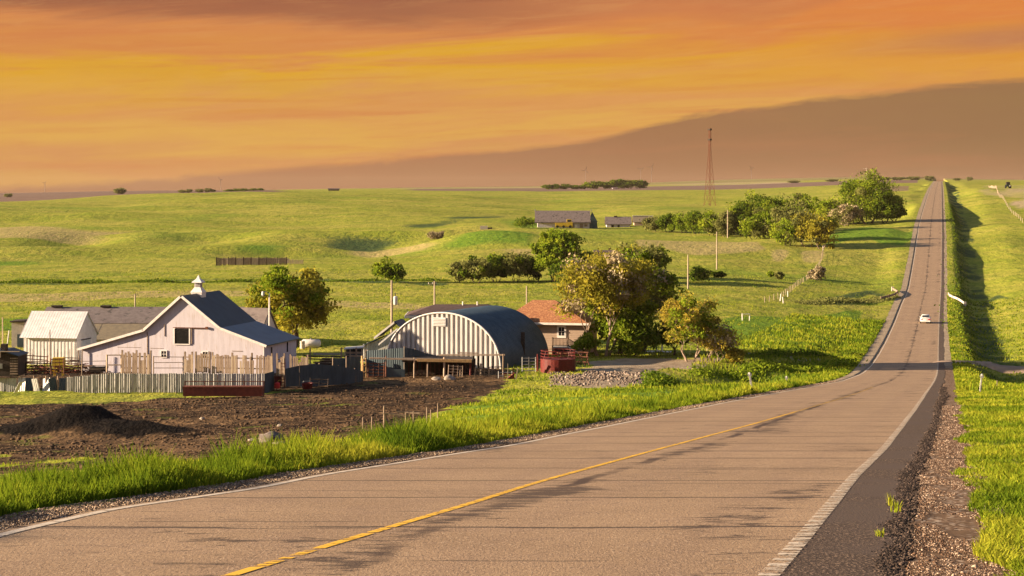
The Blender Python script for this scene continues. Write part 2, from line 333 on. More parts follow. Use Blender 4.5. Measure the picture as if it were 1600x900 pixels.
    hgt = s.math('ADD', s.math('MULTIPLY', n_sm, 1.0), s.math('ADD', s.math('MULTIPLY', n_fine, 0.14), s.math('ADD', s.math('MULTIPLY', m2, 0.25), s.math('MULTIPLY', n_tus, 1.6))))
    bs = s.n('ShaderNodeBump'); s.L(hgt, bs.inputs['Height']); bs.inputs['Distance'].default_value = 0.42
    hard = s.math('MAXIMUM', s.attr('gravel'), s.attr('drive'))
    s.L(s.math('SUBTRACT', 0.85, s.math('MULTIPLY', hard, 0.75)), bs.inputs['Strength'])
    b2 = s.n('ShaderNodeBump'); s.L(sepc.outputs[0], b2.inputs['Height']); b2.inputs['Distance'].default_value = 0.02
    s.L(s.math('MULTIPLY', hard, 0.6), b2.inputs['Strength']); s.L(bs.outputs[0], b2.inputs['Normal'])
    s.L(b2.outputs[0], s.b.inputs['Normal'])
    s.b.inputs['Specular IOR Level'].default_value = 0.05
    return s.done(g, 0.95)

def mat_road():
    s = NT('asphalt'); uv = s.n('ShaderNodeUVMap', uv_map='UVMap').outputs[0]
    sp = s.n('ShaderNodeSeparateXYZ'); s.L(uv, sp.inputs[0]); U, V = sp.outputs[0], sp.outputs[1]
    P = s.pos()
    n1 = s.noise(P, 0.35, 5, 0.6); n2 = s.noise(s.scale(P, (1, 0.3, 1)), 46, 3, 0.8); n3 = s.noise(P, 2.2, 5, 0.6)
    c = s.mix(s.step(n1, 0.3, 0.7), (0.258, 0.166, 0.098), (0.315, 0.206, 0.124))
    c = s.mix(s.math('MULTIPLY', s.step(n3, 0.45, 0.7), 0.35), c, (0.21, 0.135, 0.095))
    # wheel tracks: a little darker and smoother
    for cx in (1.0, 2.75, 4.6, 6.35):
        t = s.math('SUBTRACT', 1.0, s.math('MULTIPLY', s.math('ABSOLUTE', s.math('SUBTRACT', U, cx)), 2.2), clamp=True)
        c = s.mix(s.math('MULTIPLY', t, 0.20), c, (0.19, 0.118, 0.082))
    # aggregate
    c = s.mix(s.step(n2, 0.56, 0.70), c, (0.50, 0.36, 0.24)); c = s.mix(s.step(n2, 0.46, 0.34), c, (0.13, 0.08, 0.05))
    def comb(u, v, w=0.0):
        x = s.n('ShaderNodeCombineXYZ'); s.put(x.inputs[0], u); s.put(x.inputs[1], v); s.put(x.inputs[2], w); return x.outputs[0]
    # transverse cracks
    def cracks(sc, off, th, keep, amp):
        wv = s.math('ADD', s.math('ADD', V, off), s.math('MULTIPLY', s.noise(comb(s.math('MULTIPLY', U, 0.5), s.math('MULTIPLY', V, 0.3), off), 1.0, 6, 0.65), amp))
        vo = s.n('ShaderNodeTexVoronoi', voronoi_dimensions='1D', feature='DISTANCE_TO_EDGE'); s.L(wv, vo.inputs['W']); vo.inputs['Scale'].default_value = sc
        line = s.step(s.math('DIVIDE', vo.outputs['Distance'], sc), th, th * 0.35)
        msk = s.step(s.noise(comb(s.math('MULTIPLY', U, 0.30), s.math('MULTIPLY', V, 0.5), off + 3), 1.0, 3), keep, keep + 0.05)
        return s.math('MULTIPLY', line, msk)
    c = s.mix(s.math('MULTIPLY', cracks(0.27, 0.0, 0.10, 0.30, 0.5), 0.92), c, (0.050, 0.032, 0.024))
    c = s.mix(s.math('MULTIPLY', cracks(0.75, 31.0, 0.06, 0.53, 0.4), 0.7), c, (0.065, 0.042, 0.03))
    # torn transverse wear marks, mostly near the centre and right line
    wear = s.noise(comb(s.math('MULTIPLY', U, 1.1), s.math('MULTIPLY', V, 3.2), 2.0), 1.0, 8, 0.76, 1.2)
    zone = s.noise(comb(s.math('MULTIPLY', U, 0.55), s.math('MULTIPLY', V, 0.16), 9.0), 1.0, 3)
    near_c = s.math('SUBTRACT', 1.0, s.math('MULTIPLY', s.math('ABSOLUTE', s.math('SUBTRACT', U, 3.75)), 1.5), clamp=True)
    near_r = s.math('SUBTRACT', 1.0, s.math('MULTIPLY', s.math('ABSOLUTE', s.math('SUBTRACT', U, 6.75)), 1.5), clamp=True)
    k = s.math('ADD', s.math('ADD', wear, s.math('MULTIPLY', s.math('SUBTRACT', zone, 0.5), 0.75)), s.math('ADD', s.math('MULTIPLY', near_c, 0.17), s.math('MULTIPLY', near_r, 0.07)))
    c = s.mix(s.math('MULTIPLY', s.step(k, 0.645, 0.70), 0.9), c, (0.062, 0.039, 0.028))
    # centre seam, tar-filled
    seam = s.math('ABSOLUTE', s.math('ADD', s.math('SUBTRACT', U, 3.80), s.math('MULTIPLY', s.math('SUBTRACT', s.noise(comb(0.0, V, 1.0), 0.5, 4), 0.5), 0.35)))
    c = s.mix(s.math('MULTIPLY', s.step(seam, 0.13, 0.05), s.step(s.noise(comb(0.0, V, 4.0), 0.35, 4), 0.44, 0.58)), c, (0.06, 0.036, 0.026))
    # dark newer shoulder, right of the edge line
    sh = s.step(s.math('ADD', U, s.math('MULTIPLY', s.math('SUBTRACT', s.noise(P, 9.0, 4), 0.5), 0.05)), 7.33, 7.36)
    shc = s.mix(s.step(n2, 0.50, 0.66), (0.045, 0.028, 0.019), (0.26, 0.17, 0.115))
    shc = s.mix(s.step(n1, 0.45, 0.6), shc, (0.075, 0.05, 0.038))
    c = s.mix(sh, c, shc)
    s.bump(s.math('ADD', n2, s.math('MULTIPLY', n3, 0.4)), 0.7, 0.012)
    return s.done(c, 0.85)
def mat_paint(name, colour, worn, keep):
    s = NT(name); P = s.pos(); uv = s.n('ShaderNodeUVMap', uv_map='UVMap').outputs[0]
    w1 = s.noise(s.scale(uv, (1.5, 7.0, 1)), 1.0, 6, 0.7); n = s.noise(P, 30, 3, 0.7)
    c = s.mix(s.math('MULTIPLY', s.step(n, 0.5, 0.7), 0.5), colour, worn)
    tr = s.n('ShaderNodeBsdfTransparent'); mx = s.n('ShaderNodeMixShader')
    s.L(s.step(s.math('ADD', w1, s.math('MULTIPLY', s.math('SUBTRACT', n, 0.5), 0.25)), keep, keep + 0.07), mx.inputs[0])
    s.L(s.b.outputs[0], mx.inputs[1]); s.L(tr.outputs[0], mx.inputs[2]); s.L(mx.outputs[0], s.out.inputs[0])
    return s.done(c, 0.7)
def mat_leaf(name, dark, mid, light, transl=0.45):
    if name in MATS: return MATS[name]
    s = NT(name); t = s.attr('tint')
    r = s.n('ShaderNodeValToRGB'); s.L(t, r.inputs[0]); cr = r.color_ramp; cr.elements.new(0.5)
    for e, (p, c) in zip(cr.elements, ((0.0, dark), (0.5, mid), (1.0, light))): e.position = p; e.color = (*c, 1)
    s.nt.nodes.remove(s.b)
    d = s.n('ShaderNodeBsdfDiffuse'); tl = s.n('ShaderNodeBsdfTranslucent'); mx = s.n('ShaderNodeMixShader'); mx.inputs[0].default_value = transl
    s.L(r.outputs[0], d.inputs[0]); s.L(r.outputs[0], tl.inputs[0]); s.L(d.outputs[0], mx.inputs[1]); s.L(tl.outputs[0], mx.inputs[2]); s.L(mx.outputs[0], s.out.inputs[0])
    MATS[name] = s.m; return s.m

# ------------------------------------------------------------------ object helpers
def tag(o, label=None, cat=None, group=None, kind=None):
    if label: o['label'] = label
    if cat: o['category'] = cat
    if group: o['group'] = group
    if kind: o['kind'] = kind
    return o
def quadmesh(name, V, Q, mat, uv=None, attrs=None, parent=None, smooth_=False, mats=None, midx=None):
    """big mesh from arrays: V (n,3), Q (m,4) or (m,3)"""
    me = bpy.data.meshes.new(name); V = np.asarray(V, np.float32); Q = np.asarray(Q, np.int32); k = Q.shape[1]
    me.vertices.add(len(V)); me.vertices.foreach_set('co', V.ravel())
    me.loops.add(Q.size); me.loops.foreach_set('vertex_index', Q.ravel())
    me.polygons.add(len(Q)); me.polygons.foreach_set('loop_start', np.arange(len(Q), dtype=np.int32) * k)
    me.polygons.foreach_set('loop_total', np.full(len(Q), k, np.int32))
    if smooth_: me.polygons.foreach_set('use_smooth', np.ones(len(Q), bool))
    if uv is not None:
        l = me.uv_layers.new(name='UVMap'); l.data.foreach_set('uv', np.asarray(uv, np.float32)[Q.ravel()].ravel())
    for a, v in (attrs or {}).items():
        dom = 'POINT' if len(v) == len(V) else 'FACE'
        x = me.attributes.new(a, 'FLOAT', dom); x.data.foreach_set('value', np.asarray(v, np.float32))
    for m in (mats or [mat]): me.materials.append(m)
    if midx is not None: me.polygons.foreach_set('material_index', np.asarray(midx, np.int32))
    me.update(); me.validate()
    o = bpy.data.objects.new(name, me); col.objects.link(o)
    if parent: o.parent = parent
    return o
class MB:
    """collects solid shapes into one mesh"""
    def __init__(s): s.v = []; s.f = []
    def add(s, vs, fs):
        b = len(s.v); s.v += [tuple(p) for p in vs]; s.f += [[b + i for i in q] for q in fs]; return s
    def box(s, x0, x1, y0, y1, z0, z1, M=None):
        vs = [Vector(p) for p in ((x0,y0,z0),(x1,y0,z0),(x1,y1,z0),(x0,y1,z0),(x0,y0,z1),(x1,y0,z1),(x1,y1,z1),(x0,y1,z1))]
        if M: vs = [M @ p for p in vs]
        return s.add(vs, [(0,3,2,1),(4,5,6,7),(0,1,5,4),(1,2,6,5),(2,3,7,6),(3,0,4,7)])
    def prism(s, poly, a, b, axis='y'):
        """polygon of (x,z) extruded along y (or of (y,z) along x, or (x,y) along z)"""
        n = len(poly)
        f = {'y': lambda p, t: (p[0], t, p[1]), 'x': lambda p, t: (t, p[0], p[1]), 'z': lambda p, t: (p[0], p[1], t)}[axis]
        vs = [f(p, a) for p in poly] + [f(p, b) for p in poly]
        return s.add(vs, [list(range(n)), list(range(2*n-1, n-1, -1))] + [(i, i+n, (i+1) % n + n, (i+1) % n) for i in range(n)])
    def beam(s, p, q, w, h=None, up=(0, 0, 1)):
        h = h or w; p, q = Vector(p), Vector(q); d = (q - p).normalized(); u = Vector(up)
        if abs(d.dot(u)) > 0.98: u = Vector((0, 1, 0))
        r = d.cross(u).normalized() * (w / 2); t = r.cross(d).normalized() * (h / 2)
        vs = [p-r-t, p+r-t, p+r+t, p-r+t, q-r-t, q+r-t, q+r+t, q-r+t]
        return s.add(vs, [(0,1,2,3),(7,6,5,4),(0,4,5,1),(1,5,6,2),(2,6,7,3),(3,7,4,0)])
    def tube(s, pts, rad, n=8, cap=True):
        pts = [Vector(p) for p in pts]; b = len(s.v)
        if isinstance(rad, (int, float)): rad = [rad] * len(pts)
        for i, p in enumerate(pts):
            d = (pts[min(i+1, len(pts)-1)] - pts[max(i-1, 0)]).normalized()
            u = Vector((0,0,1)) if abs(d.z) < 0.9 else Vector((1,0,0)); r = d.cross(u).normalized(); t = r.cross(d)
            for k in range(n):
                a = 2*math.pi*k/n; s.v.append(tuple(p + (r*math.cos(a) + t*math.sin(a)) * rad[i]))
        for i in range(len(pts)-1):
            for k in range(n):
                s.f.append([b+i*n+k, b+i*n+(k+1)%n, b+(i+1)*n+(k+1)%n, b+(i+1)*n+k])
        if cap: s.f.append([b+k for k in range(n)][::-1]); s.f.append([b+(len(pts)-1)*n+k for k in range(n)])
        return s
    def lathe(s, prof, n=16, c=(0, 0)):
        b = len(s.v)
        for r, z in prof:
            for k in range(n): a = 2*math.pi*k/n; s.v.append((c[0]+r*math.cos(a), c[1]+r*math.sin(a), z))
        for i in range(len(prof)-1):
            for k in range(n): s.f.append([b+i*n+k, b+i*n+(k+1)%n, b+(i+1)*n+(k+1)%n, b+(i+1)*n+k])
        s.f.append([b+k for k in range(n)][::-1]); s.f.append([b+(len(prof)-1)*n+k for k in range(n)])
        return s
    def sheet(s, profile, z0, z1):
        """double-sided thin corrugated sheet: profile = list of (x,y); z0,z1 numbers or functions of x"""
        g = lambda z, x: z(x) if callable(z) else z
        th = 0.012; n = len(profile)
        vs = [(x, y, g(z0, x)) for x, y in profile] + [(x, y, g(z1, x)) for x, y in profile] + [(x, y+th, g(z0, x)) for x, y in profile] + [(x, y+th, g(z1, x)) for x, y in profile]
        fs = []
        for i in range(n-1):
            fs += [(i, i+1, n+i+1, n+i), (2*n+i+1, 2*n+i, 3*n+i, 3*n+i+1), (n+i, n+i+1, 3*n+i+1, 3*n+i)]
        return s.add(vs, fs)
    def build(s, name, mat, parent=None, smooth_=False):
        me = bpy.data.meshes.new(name); me.from_pydata(s.v, [], s.f)
        bm = bmesh.new(); bm.from_mesh(me); bmesh.ops.recalc_face_normals(bm, faces=bm.faces); bm.to_mesh(me); bm.free()
        if mat: me.materials.append(mat)
        if smooth_:
            for p in me.polygons: p.use_smooth = True
            me.set_sharp_from_angle(angle=R(40))
        o = bpy.data.objects.new(name, me); col.objects.link(o)
        if parent: o.parent = parent
        return o
def empty(name, loc, rz=0, label=None, cat=None, group=None):
    o = bpy.data.objects.new(name, None); col.objects.link(o); o.location = loc; o.rotation_euler = (0, 0, rz); o.empty_display_size = 0.3
    return tag(o, label, cat, group)
def copy_tree(o, parent=None):
    c = o.copy(); col.objects.link(c); c.parent = parent
    for ch in list(o.children): copy_tree(ch, c)
    return c

# ------------------------------------------------------------------ the ground, one sheet to the horizon
def inpoly(X, Y, poly):
    c = np.zeros(X.shape, bool); n = len(poly)
    for i in range(n):
        x0, y0 = poly[i][:2]; x1, y1 = poly[(i+1) % n][:2]
        if y0 == y1: continue
        c ^= ((y0 > Y) != (y1 > Y)) & (X < (x1-x0)*(Y-y0)/(y1-y0)+x0)
    return c
def wp(*pix): return [at(*p) for p in pix]
def gravel_l(Y): return 0.72 + 1.08 * smooth(100, 250, Y)
def gravel_r(Y): return 1.66 - 0.2 * smooth(200, 400, Y)
def build_ground():
    big = np.linspace(0, 1, 95)[1:]
    nearo = np.concatenate([np.arange(0.0, 3.6, 0.15), np.arange(3.6, 14, 0.45), np.arange(14, 82, 0.85)])
    nearr = np.concatenate([np.arange(0.0, 3.6, 0.15), np.arange(3.6, 16, 0.5), np.arange(16, 50, 1.2)])
    Ys = np.concatenate([np.arange(-40, 8, 2.0), np.arange(8, 120, 0.6), np.arange(120, 260, 0.8), 260 * np.exp(np.linspace(0, math.log(6900/260), 420))])
    XS = []
    for y in Ys:
        lim = 0.62 * max(y, 0) + 240
        lo = nearo[-1]; L = np.concatenate([nearo, lo + (lim) * (np.expm1(big * 2.2) / np.expm1(2.2))])
        lo = nearr[-1]; Rr = np.concatenate([nearr, lo + (lim * 0.7) * (np.expm1(big[::2] * 2.0) / np.expm1(2.0))])
        xl, xr = float(XL(y)), float(XR(y))
        XS.append(np.concatenate([(xl - L)[::-1], [xl * .5 + xr * .5], xr + Rr]))
    X = np.array(XS); Y = np.repeat(Ys[:, None], X.shape[1], 1)
    Z = ground(X, Y)
    dl = XL(Y) - X; dr = X - XR(Y)
    jx = X + 1.1 * fbm(X / 2.5, Y / 2.5, 3) * 2; jy = Y + 2.2 * fbm(X / 3 + 9, Y / 4, 3) * 2
    def mask(*polys):
        m = np.zeros(X.shape)
        k_ = np.clip(Y / 160, 1, 5)
        for p in polys: m = np.maximum(m, inpoly(X + 3.2 * k_ * fbm(X / 5 / k_, Y / 7 / k_, 4), Y + 8 * k_ * k_ ** .5 * fbm(X / 9 / k_ + 5, Y / 9 / k_, 4), wp(*p)) if p[0][1] < 560 else inpoly(jx, jy, wp(*p)))
        return m
    def blur(m, k=1):
        for _ in range(k):
            m = (m + np.roll(m, 1, 0) + np.roll(m, -1, 0) + np.roll(m, 1, 1) + np.roll(m, -1, 1)) / 5
        return m
    mud = blur(mask([(-160, 631), (60, 631), (160, 628), (285, 621), (420, 616), (445, 606), (560, 592), (700, 578), (790, 577), (800, 592), (775, 612), (735, 628), (690, 645), (640, 662), (560, 684), (440, 708), (250, 728), (0, 742), (-180, 748)],
                    [(-160, 607), (440, 607), (452, 576), (130, 577), (-160, 580)], [(430, 615), (436, 574), (600, 570), (700, 573), (700, 600)]), 2)
    mud = mud * (1 - 0.75 * mask([(-160, 700), (120, 703), (210, 716), (150, 724), (40, 728), (-160, 738)]) * (fbm(X / 3, Y / 6, 3) > -0.05))
    gravel = np.where(dl > 0, 1 - smooth(-0.12, 0.12, dl - gravel_l(Y) + 0.22 * fbm(X / 1.3, Y / 1.6, 3)), 0)
    gravel = np.maximum(gravel, np.where(dr > 0, 1 - smooth(-0.12, 0.12, dr - gravel_r(Y) + 0.30 * fbm(X / 1.2, Y / 2.0, 3)), 0))
    gravel = np.maximum(gravel, blur(mask([(858, 603), (852, 590), (900, 586), (985, 588), (1030, 592), (1000, 602), (930, 607)]), 1) * 0.6)
    drive = blur(mask([(890, 592), (915, 574), (940, 564), (1000, 561), (1110, 560), (1165, 556), (1180, 560), (1100, 570), (1060, 578), (1010, 590), (960, 592)], [(1150, 555), (1250, 557), (1352, 563), (1350, 571), (1250, 562), (1150, 560)]), 1)
    dry = blur(mask([(20, 392), (95, 372), (150, 364), (180, 366), (120, 382), (60, 398)], [(430, 475), (600, 473), (720, 476), (640, 480), (440, 480)], [(1000, 375), (1200, 380), (1220, 398), (1100, 402), (1000, 392)],
                    [(1225, 395), (1285, 395), (1285, 415), (1230, 412)], [(-100, 470), (400, 466), (420, 458), (-100, 458)], [(540, 395), (640, 376), (700, 372), (650, 385), (560, 402)],
                    [(735, 372), (765, 371), (765, 374), (735, 376)], [(820, 392), (760, 380), (860, 375), (900, 385)], [(-100, 356), (40, 352), (110, 358), (60, 366), (-100, 372)]), 7)
    dry = np.clip(dry * 1.5, 0, 1)
    lush = blur(mask([(340, 388), (420, 380), (486, 377), (475, 398), (440, 404), (345, 402)], [(-100, 410), (120, 404), (130, 409), (-100, 418)], [(700, 372), (830, 362), (840, 368), (720, 380)],
                     [(-100, 502), (120, 492), (400, 482), (420, 500), (180, 512), (-100, 520)], [(1130, 500), (1380, 492), (1350, 545), (1120, 548)], [(780, 343), (860, 336), (860, 352), (800, 354)],
                     [(700, 640), (1000, 600), (1340, 575), (1380, 600), (900, 690)], [(1290, 380), (1420, 355), (1400, 385), (1300, 392)]), 7)
    scrub_shade = blur(mask([(515, 392), (520, 378), (580, 371), (640, 370), (610, 378), (560, 394)], [(60, 360), (110, 358), (145, 364), (110, 371), (80, 374), (40, 372)], [(290, 372), (345, 358), (355, 362), (310, 378), (280, 382)],  # patches in the gully hollows put their shade into the scrub tone
                      [(470, 404), (520, 404), (520, 406), (460, 408)], [(395, 384), (399, 386), (475, 362 + 20), (472, 388)],
                      [(-100, 441), (60, 441.5), (340, 440), (560, 438), (720, 437), (720, 441), (560, 442.5), (300, 443), (-100, 444)],
                      [(1245, 471), (1330, 469), (1400, 460), (1404, 464), (1380, 474), (1250, 478)], [(1480, 460), (1540, 466), (1620, 474), (1640, 478), (1540, 472), (1482, 468)],
                      [(600, 352), (760, 338), (840, 334), (700, 350)], [(940, 332), (990, 330), (990, 333), (940, 334)], [(1035, 605), (1080, 602), (1090, 612), (1030, 618)]), 3)
    ditch_shade = smooth(3.6, 4.6, dr) * (1 - smooth(9, 12, dr)) * smooth(120, 200, Y) * (1 - smooth(1600, 2000, Y)) * (0.55 + 0.9 * fbm(X / 5, Y / 9, 3))  # paints the shade of the ditch bank in the scrub colour
    scrub_shade = np.maximum(scrub_shade, np.clip(ditch_shade, 0, 1))
    px = X / np.maximum(Y, 1) * F + 800
    wob = 1 + 0.06 * fbm(px / 300, Y / 900, 2)
    plow_haze = ((Y > 1560 * wob) & (px < 430)) * 1.0
    plow_haze = np.maximum(plow_haze, ((Y > 1900 * wob) & (Y < 3100) & (px > 640) & (px < 1434)) * 1.0)
    plow_haze = np.maximum(plow_haze, ((Y > 1180 * wob) & (Y < 1560) & (px > 1360) & (px < 1420)) * 0.8)
    tan = ((Y > 3100) & (Y < 4300) & (px > 620) & (px < 1250)) * 1.0
    tan = np.maximum(tan, blur(mask([(1541, 290), (1640, 289), (1690, 322), (1585, 322), (1560, 305)]), 1))
    plow_haze = np.maximum(plow_haze, ((Y > 4300) & (px > 560)) * 0.55)  # plow tone also paints haze over the farthest land
    tan = tan * (0.55 + 1.2 * fbm(px / 60, Y / 150, 3)).clip(0, 1)
    md = np.zeros(X.shape)
    for (bx, by, rx, ry, hh, an) in BUMPS[-3:]:
        md = np.maximum(md, np.exp(-(((X-bx)/(rx*1.25))**2 + ((Y-by)/(ry*1.5))**2)))
    # relief of its own: trampled mud, tussocks
    Z = Z + md * (0.45 * fbm(X / 1.3, Y / 1.8, 4))
    drive = np.maximum(drive, gravel * (dl > 0) * smooth(80, 150, Y)); drive = np.maximum(drive, gravel * (dr > 0) * smooth(140, 260, Y) * .8)
    Z = Z + mud * (0.16 * fbm(X / 0.9, Y / 1.6, 3) + 0.10 * fbm(X / 3.2, Y / 1.0, 2))
    tuss = (1 - mud) * smooth(3.0, 6, np.maximum(dl, dr)) * smooth(5, 40, Y) * (1 - smooth(350, 700, Y)) * (1 - drive)
    Z = Z + tuss * (0.13 * fbm(X / 1.1, Y / 1.5, 3) + 0.22 * fbm(X / 5, Y / 7, 3)) * (1 - np.clip(gravel, 0, 1))
    onr = (dl <= 0.30) & (dr <= 0.70)
    Z = np.where(onr, Z - 0.12, Z)
    Z = np.where(gravel > 0.3, Z - 0.015, Z)
    n, m = X.shape
    V = np.stack([X, Y, Z], -1).reshape(-1, 3); idx = np.arange(n*m).reshape(n, m)
    Q = np.stack([idx[:-1, :-1], idx[:-1, 1:], idx[1:, 1:], idx[1:, :-1]], -1).reshape(-1, 4)
    A = dict(mud=mud, gravel=gravel, drive=drive, dry=dry, lush=lush, scrub_shade=scrub_shade, plow_haze=plow_haze, tan=tan, mound=md)
    o = quadmesh('ground', V, Q, mat_ground(), attrs={k: v.ravel() for k, v in A.items()}, smooth_=True)
    tag(o, kind='structure')
    # samplers for grass
    return Ys, X, Z, np.maximum(mud, drive), mud
GRID = build_ground()

# ------------------------------------------------------------------ road and paint
RYS = np.concatenate([np.arange(-30, 10, 2.0), np.arange(10, 50, 0.12), np.arange(50, 120, 0.5), np.arange(120, 400, 1.5), 400 * np.exp(np.linspace(0, math.log(2250/400), 260))])
_cx = (XL(RYS) + XR(RYS)) / 2
_al = np.concatenate([[0], np.cumsum(np.hypot(np.diff(_cx), np.diff(RYS)))])
def ribbon(name, cols_, mat, dz, kind=None, jag=None, y0=-30, y1=2250, parent=None):
    """cols_: list of functions of Y giving X; uv = (metres across from the left line, metres along)"""
    k = (RYS >= y0) & (RYS <= y1); Y = RYS[k]; al = _al[k]
    X = np.stack([c(Y) for c in cols_], 1); xl, xr = XL(Y)[:, None], XR(Y)[:, None]
    U = np.where(X < xl, X - xl, np.where(X > xr, 7.3 + X - xr, (X - xl) / (xr - xl) * 7.3))
    Z = ZR(Y)[:, None] + dz + 0 * X
    n, m = X.shape; V = np.stack([X, Y[:, None] + 0*X, Z], -1).reshape(-1, 3); idx = np.arange(n*m).reshape(n, m)
    Q = np.stack([idx[:-1, :-1], idx[:-1, 1:], idx[1:, 1:], idx[1:, :-1]], -1).reshape(-1, 4)
    return quadmesh(name, V, Q, mat, uv=np.stack([U, al[:, None] + 0*X], -1).reshape(-1, 2), smooth_=True)
edge_r = lambda Y: XR(Y) + 0.76 + 0.05 * fbm(Y / 0.7, Y * 0 + 3, 4) * 2 + 0.12 * fbm(Y / 9, Y * 0 + 8, 2)
edge_l = lambda Y: XL(Y) - 0.16 - 0.05 * fbm(Y / 1.3, Y * 0 + 5, 3) * 2
cc = [edge_l] + [lambda Y, t=t: XL(Y) * (1 - t) + XR(Y) * t for t in np.linspace(0, 1, 9)] + [edge_r]
road = tag(ribbon('road', cc, mat_road(), 0.0), kind='structure')
wl = mat_paint('white_road_paint', (0.54, 0.45, 0.36), (0.34, 0.26, 0.19), 0.54)
wl2 = mat_paint('worn_white_road_paint', (0.56, 0.46, 0.36), (0.33, 0.25, 0.19), 0.455)
yl = mat_paint('yellow_road_paint', (0.72, 0.40, 0.035), (0.45, 0.26, 0.06), 0.50)
yl2 = mat_paint('faded_yellow_road_paint', (0.55, 0.32, 0.05), (0.35, 0.22, 0.09), 0.44)
tag(ribbon('edge_line', [lambda Y: XL(Y) - 0.055, lambda Y: XL(Y) + 0.055], wl, 0.005), kind='structure')
tag(ribbon('edge_line', [lambda Y: XR(Y) - 0.075, lambda Y: XR(Y) + 0.075], wl2, 0.005), kind='structure')
Cp = [(960,180),(920,290),(893,380),(855,500),(805,670),(765,800),(753,838),(704,1017),(682,1100),(658,1190),(625.6,1300),(612,1343),(600,1372),(585,1393)]
_c = g_s(np.interp(gY, _yy, (lin(Cp, _rr) - 800) / F * _yy), 9)
mid = lambda Y: _ext(_c, Y, 0.17, 0.2233)
tag(ribbon('centre_line', [lambda Y: mid(Y) - 0.05, lambda Y: mid(Y) + 0.05], yl, 0.005, y1=62), kind='structure')
tag(ribbon('centre_line', [lambda Y: mid(Y) - 0.06, lambda Y: mid(Y) + 0.06], yl2, 0.005, y0=62, y1=120), kind='structure')
def path_strip(name, pts, w, mat, lift=0.05):
    pts = [Vector(p) for p in pts]; P = []
    for a, b in zip(pts[:-1], pts[1:]):
        for t in np.linspace(0, 1, 24, endpoint=False): P.append(a.lerp(b, t))
    P.append(pts[-1]); V = []; 
    for i, p in enumerate(P):
        d = (P[min(i+1, len(P)-1)] - P[max(i-1, 0)]); d.z = 0; d.normalize(); nrm = Vector((-d.y, d.x, 0))
        for k, (o_, dz) in enumerate(((-w/2-0.8, -0.5), (-w/2, lift), (0, lift + 0.05), (w/2, lift), (w/2+0.8, -0.5))):
            q = p + nrm * o_; V.append((q.x, q.y, gz(p.x, p.y) + dz * (2.5 if dz < 0 else 1)))
    n = len(P); Q = [(i*5+k, i*5+k+1, (i+1)*5+k+1, (i+1)*5+k) for i in range(n-1) for k in range(4)]
    return tag(quadmesh(name, V, Q, mat, smooth_=True), kind='structure')
gravel_drive = simple('packed_gravel', (0.30, 0.21, 0.15), (0.22, 0.15, 0.11), 1.2, 0.95, 0.4)
yj = 221.0
path_strip('driveway', [Vector((float(XR(yj)) + 0.4, yj, 0)), Vector(((1560-800)/F*216, 216, 0)), Vector(((1700-800)/F*212, 212, 0))], 3.6, gravel_drive, 0.12)
# ------------------------------------------------------------------ vegetation
LEAF = {
 'bright': mat_leaf('leaf_bright', (0.09, 0.14, 0.010), (0.20, 0.26, 0.018), (0.34, 0.36, 0.030)),
 'yellow': mat_leaf('leaf_yellow', (0.15, 0.15, 0.018), (0.30, 0.26, 0.030), (0.44, 0.36, 0.04)),
 'dark':   mat_leaf('leaf_dark', (0.050, 0.088, 0.010), (0.120, 0.170, 0.014), (0.24, 0.26, 0.022)),
 'grey':   mat_leaf('leaf_grey', (0.10, 0.11, 0.030), (0.19, 0.19, 0.055), (0.28, 0.27, 0.08)),
 'orange': mat_leaf('leaf_orange', (0.22, 0.20, 0.028), (0.38, 0.31, 0.045), (0.54, 0.36, 0.05)),
 'twig':   mat_leaf('twig_leaf', (0.22, 0.17, 0.10), (0.32, 0.25, 0.15), (0.42, 0.34, 0.20), 0.1),
}
bark_l = simple('pale_bark', (0.34, 0.25, 0.19), (0.22, 0.15, 0.11), 6, 0.9, 0.3)
bark_d = simple('dark_bark', (0.075, 0.05, 0.036), (0.045, 0.03, 0.022), 6, 0.9, 0.3)
blade_mat = mat_leaf('grass_blade', (0.060, 0.105, 0.008), (0.165, 0.215, 0.014), (0.34, 0.33, 0.030), 0.42)
blade_dry = mat_leaf('dry_grass_blade', (0.12, 0.10, 0.03), (0.24, 0.20, 0.06), (0.34, 0.28, 0.10), 0.3)

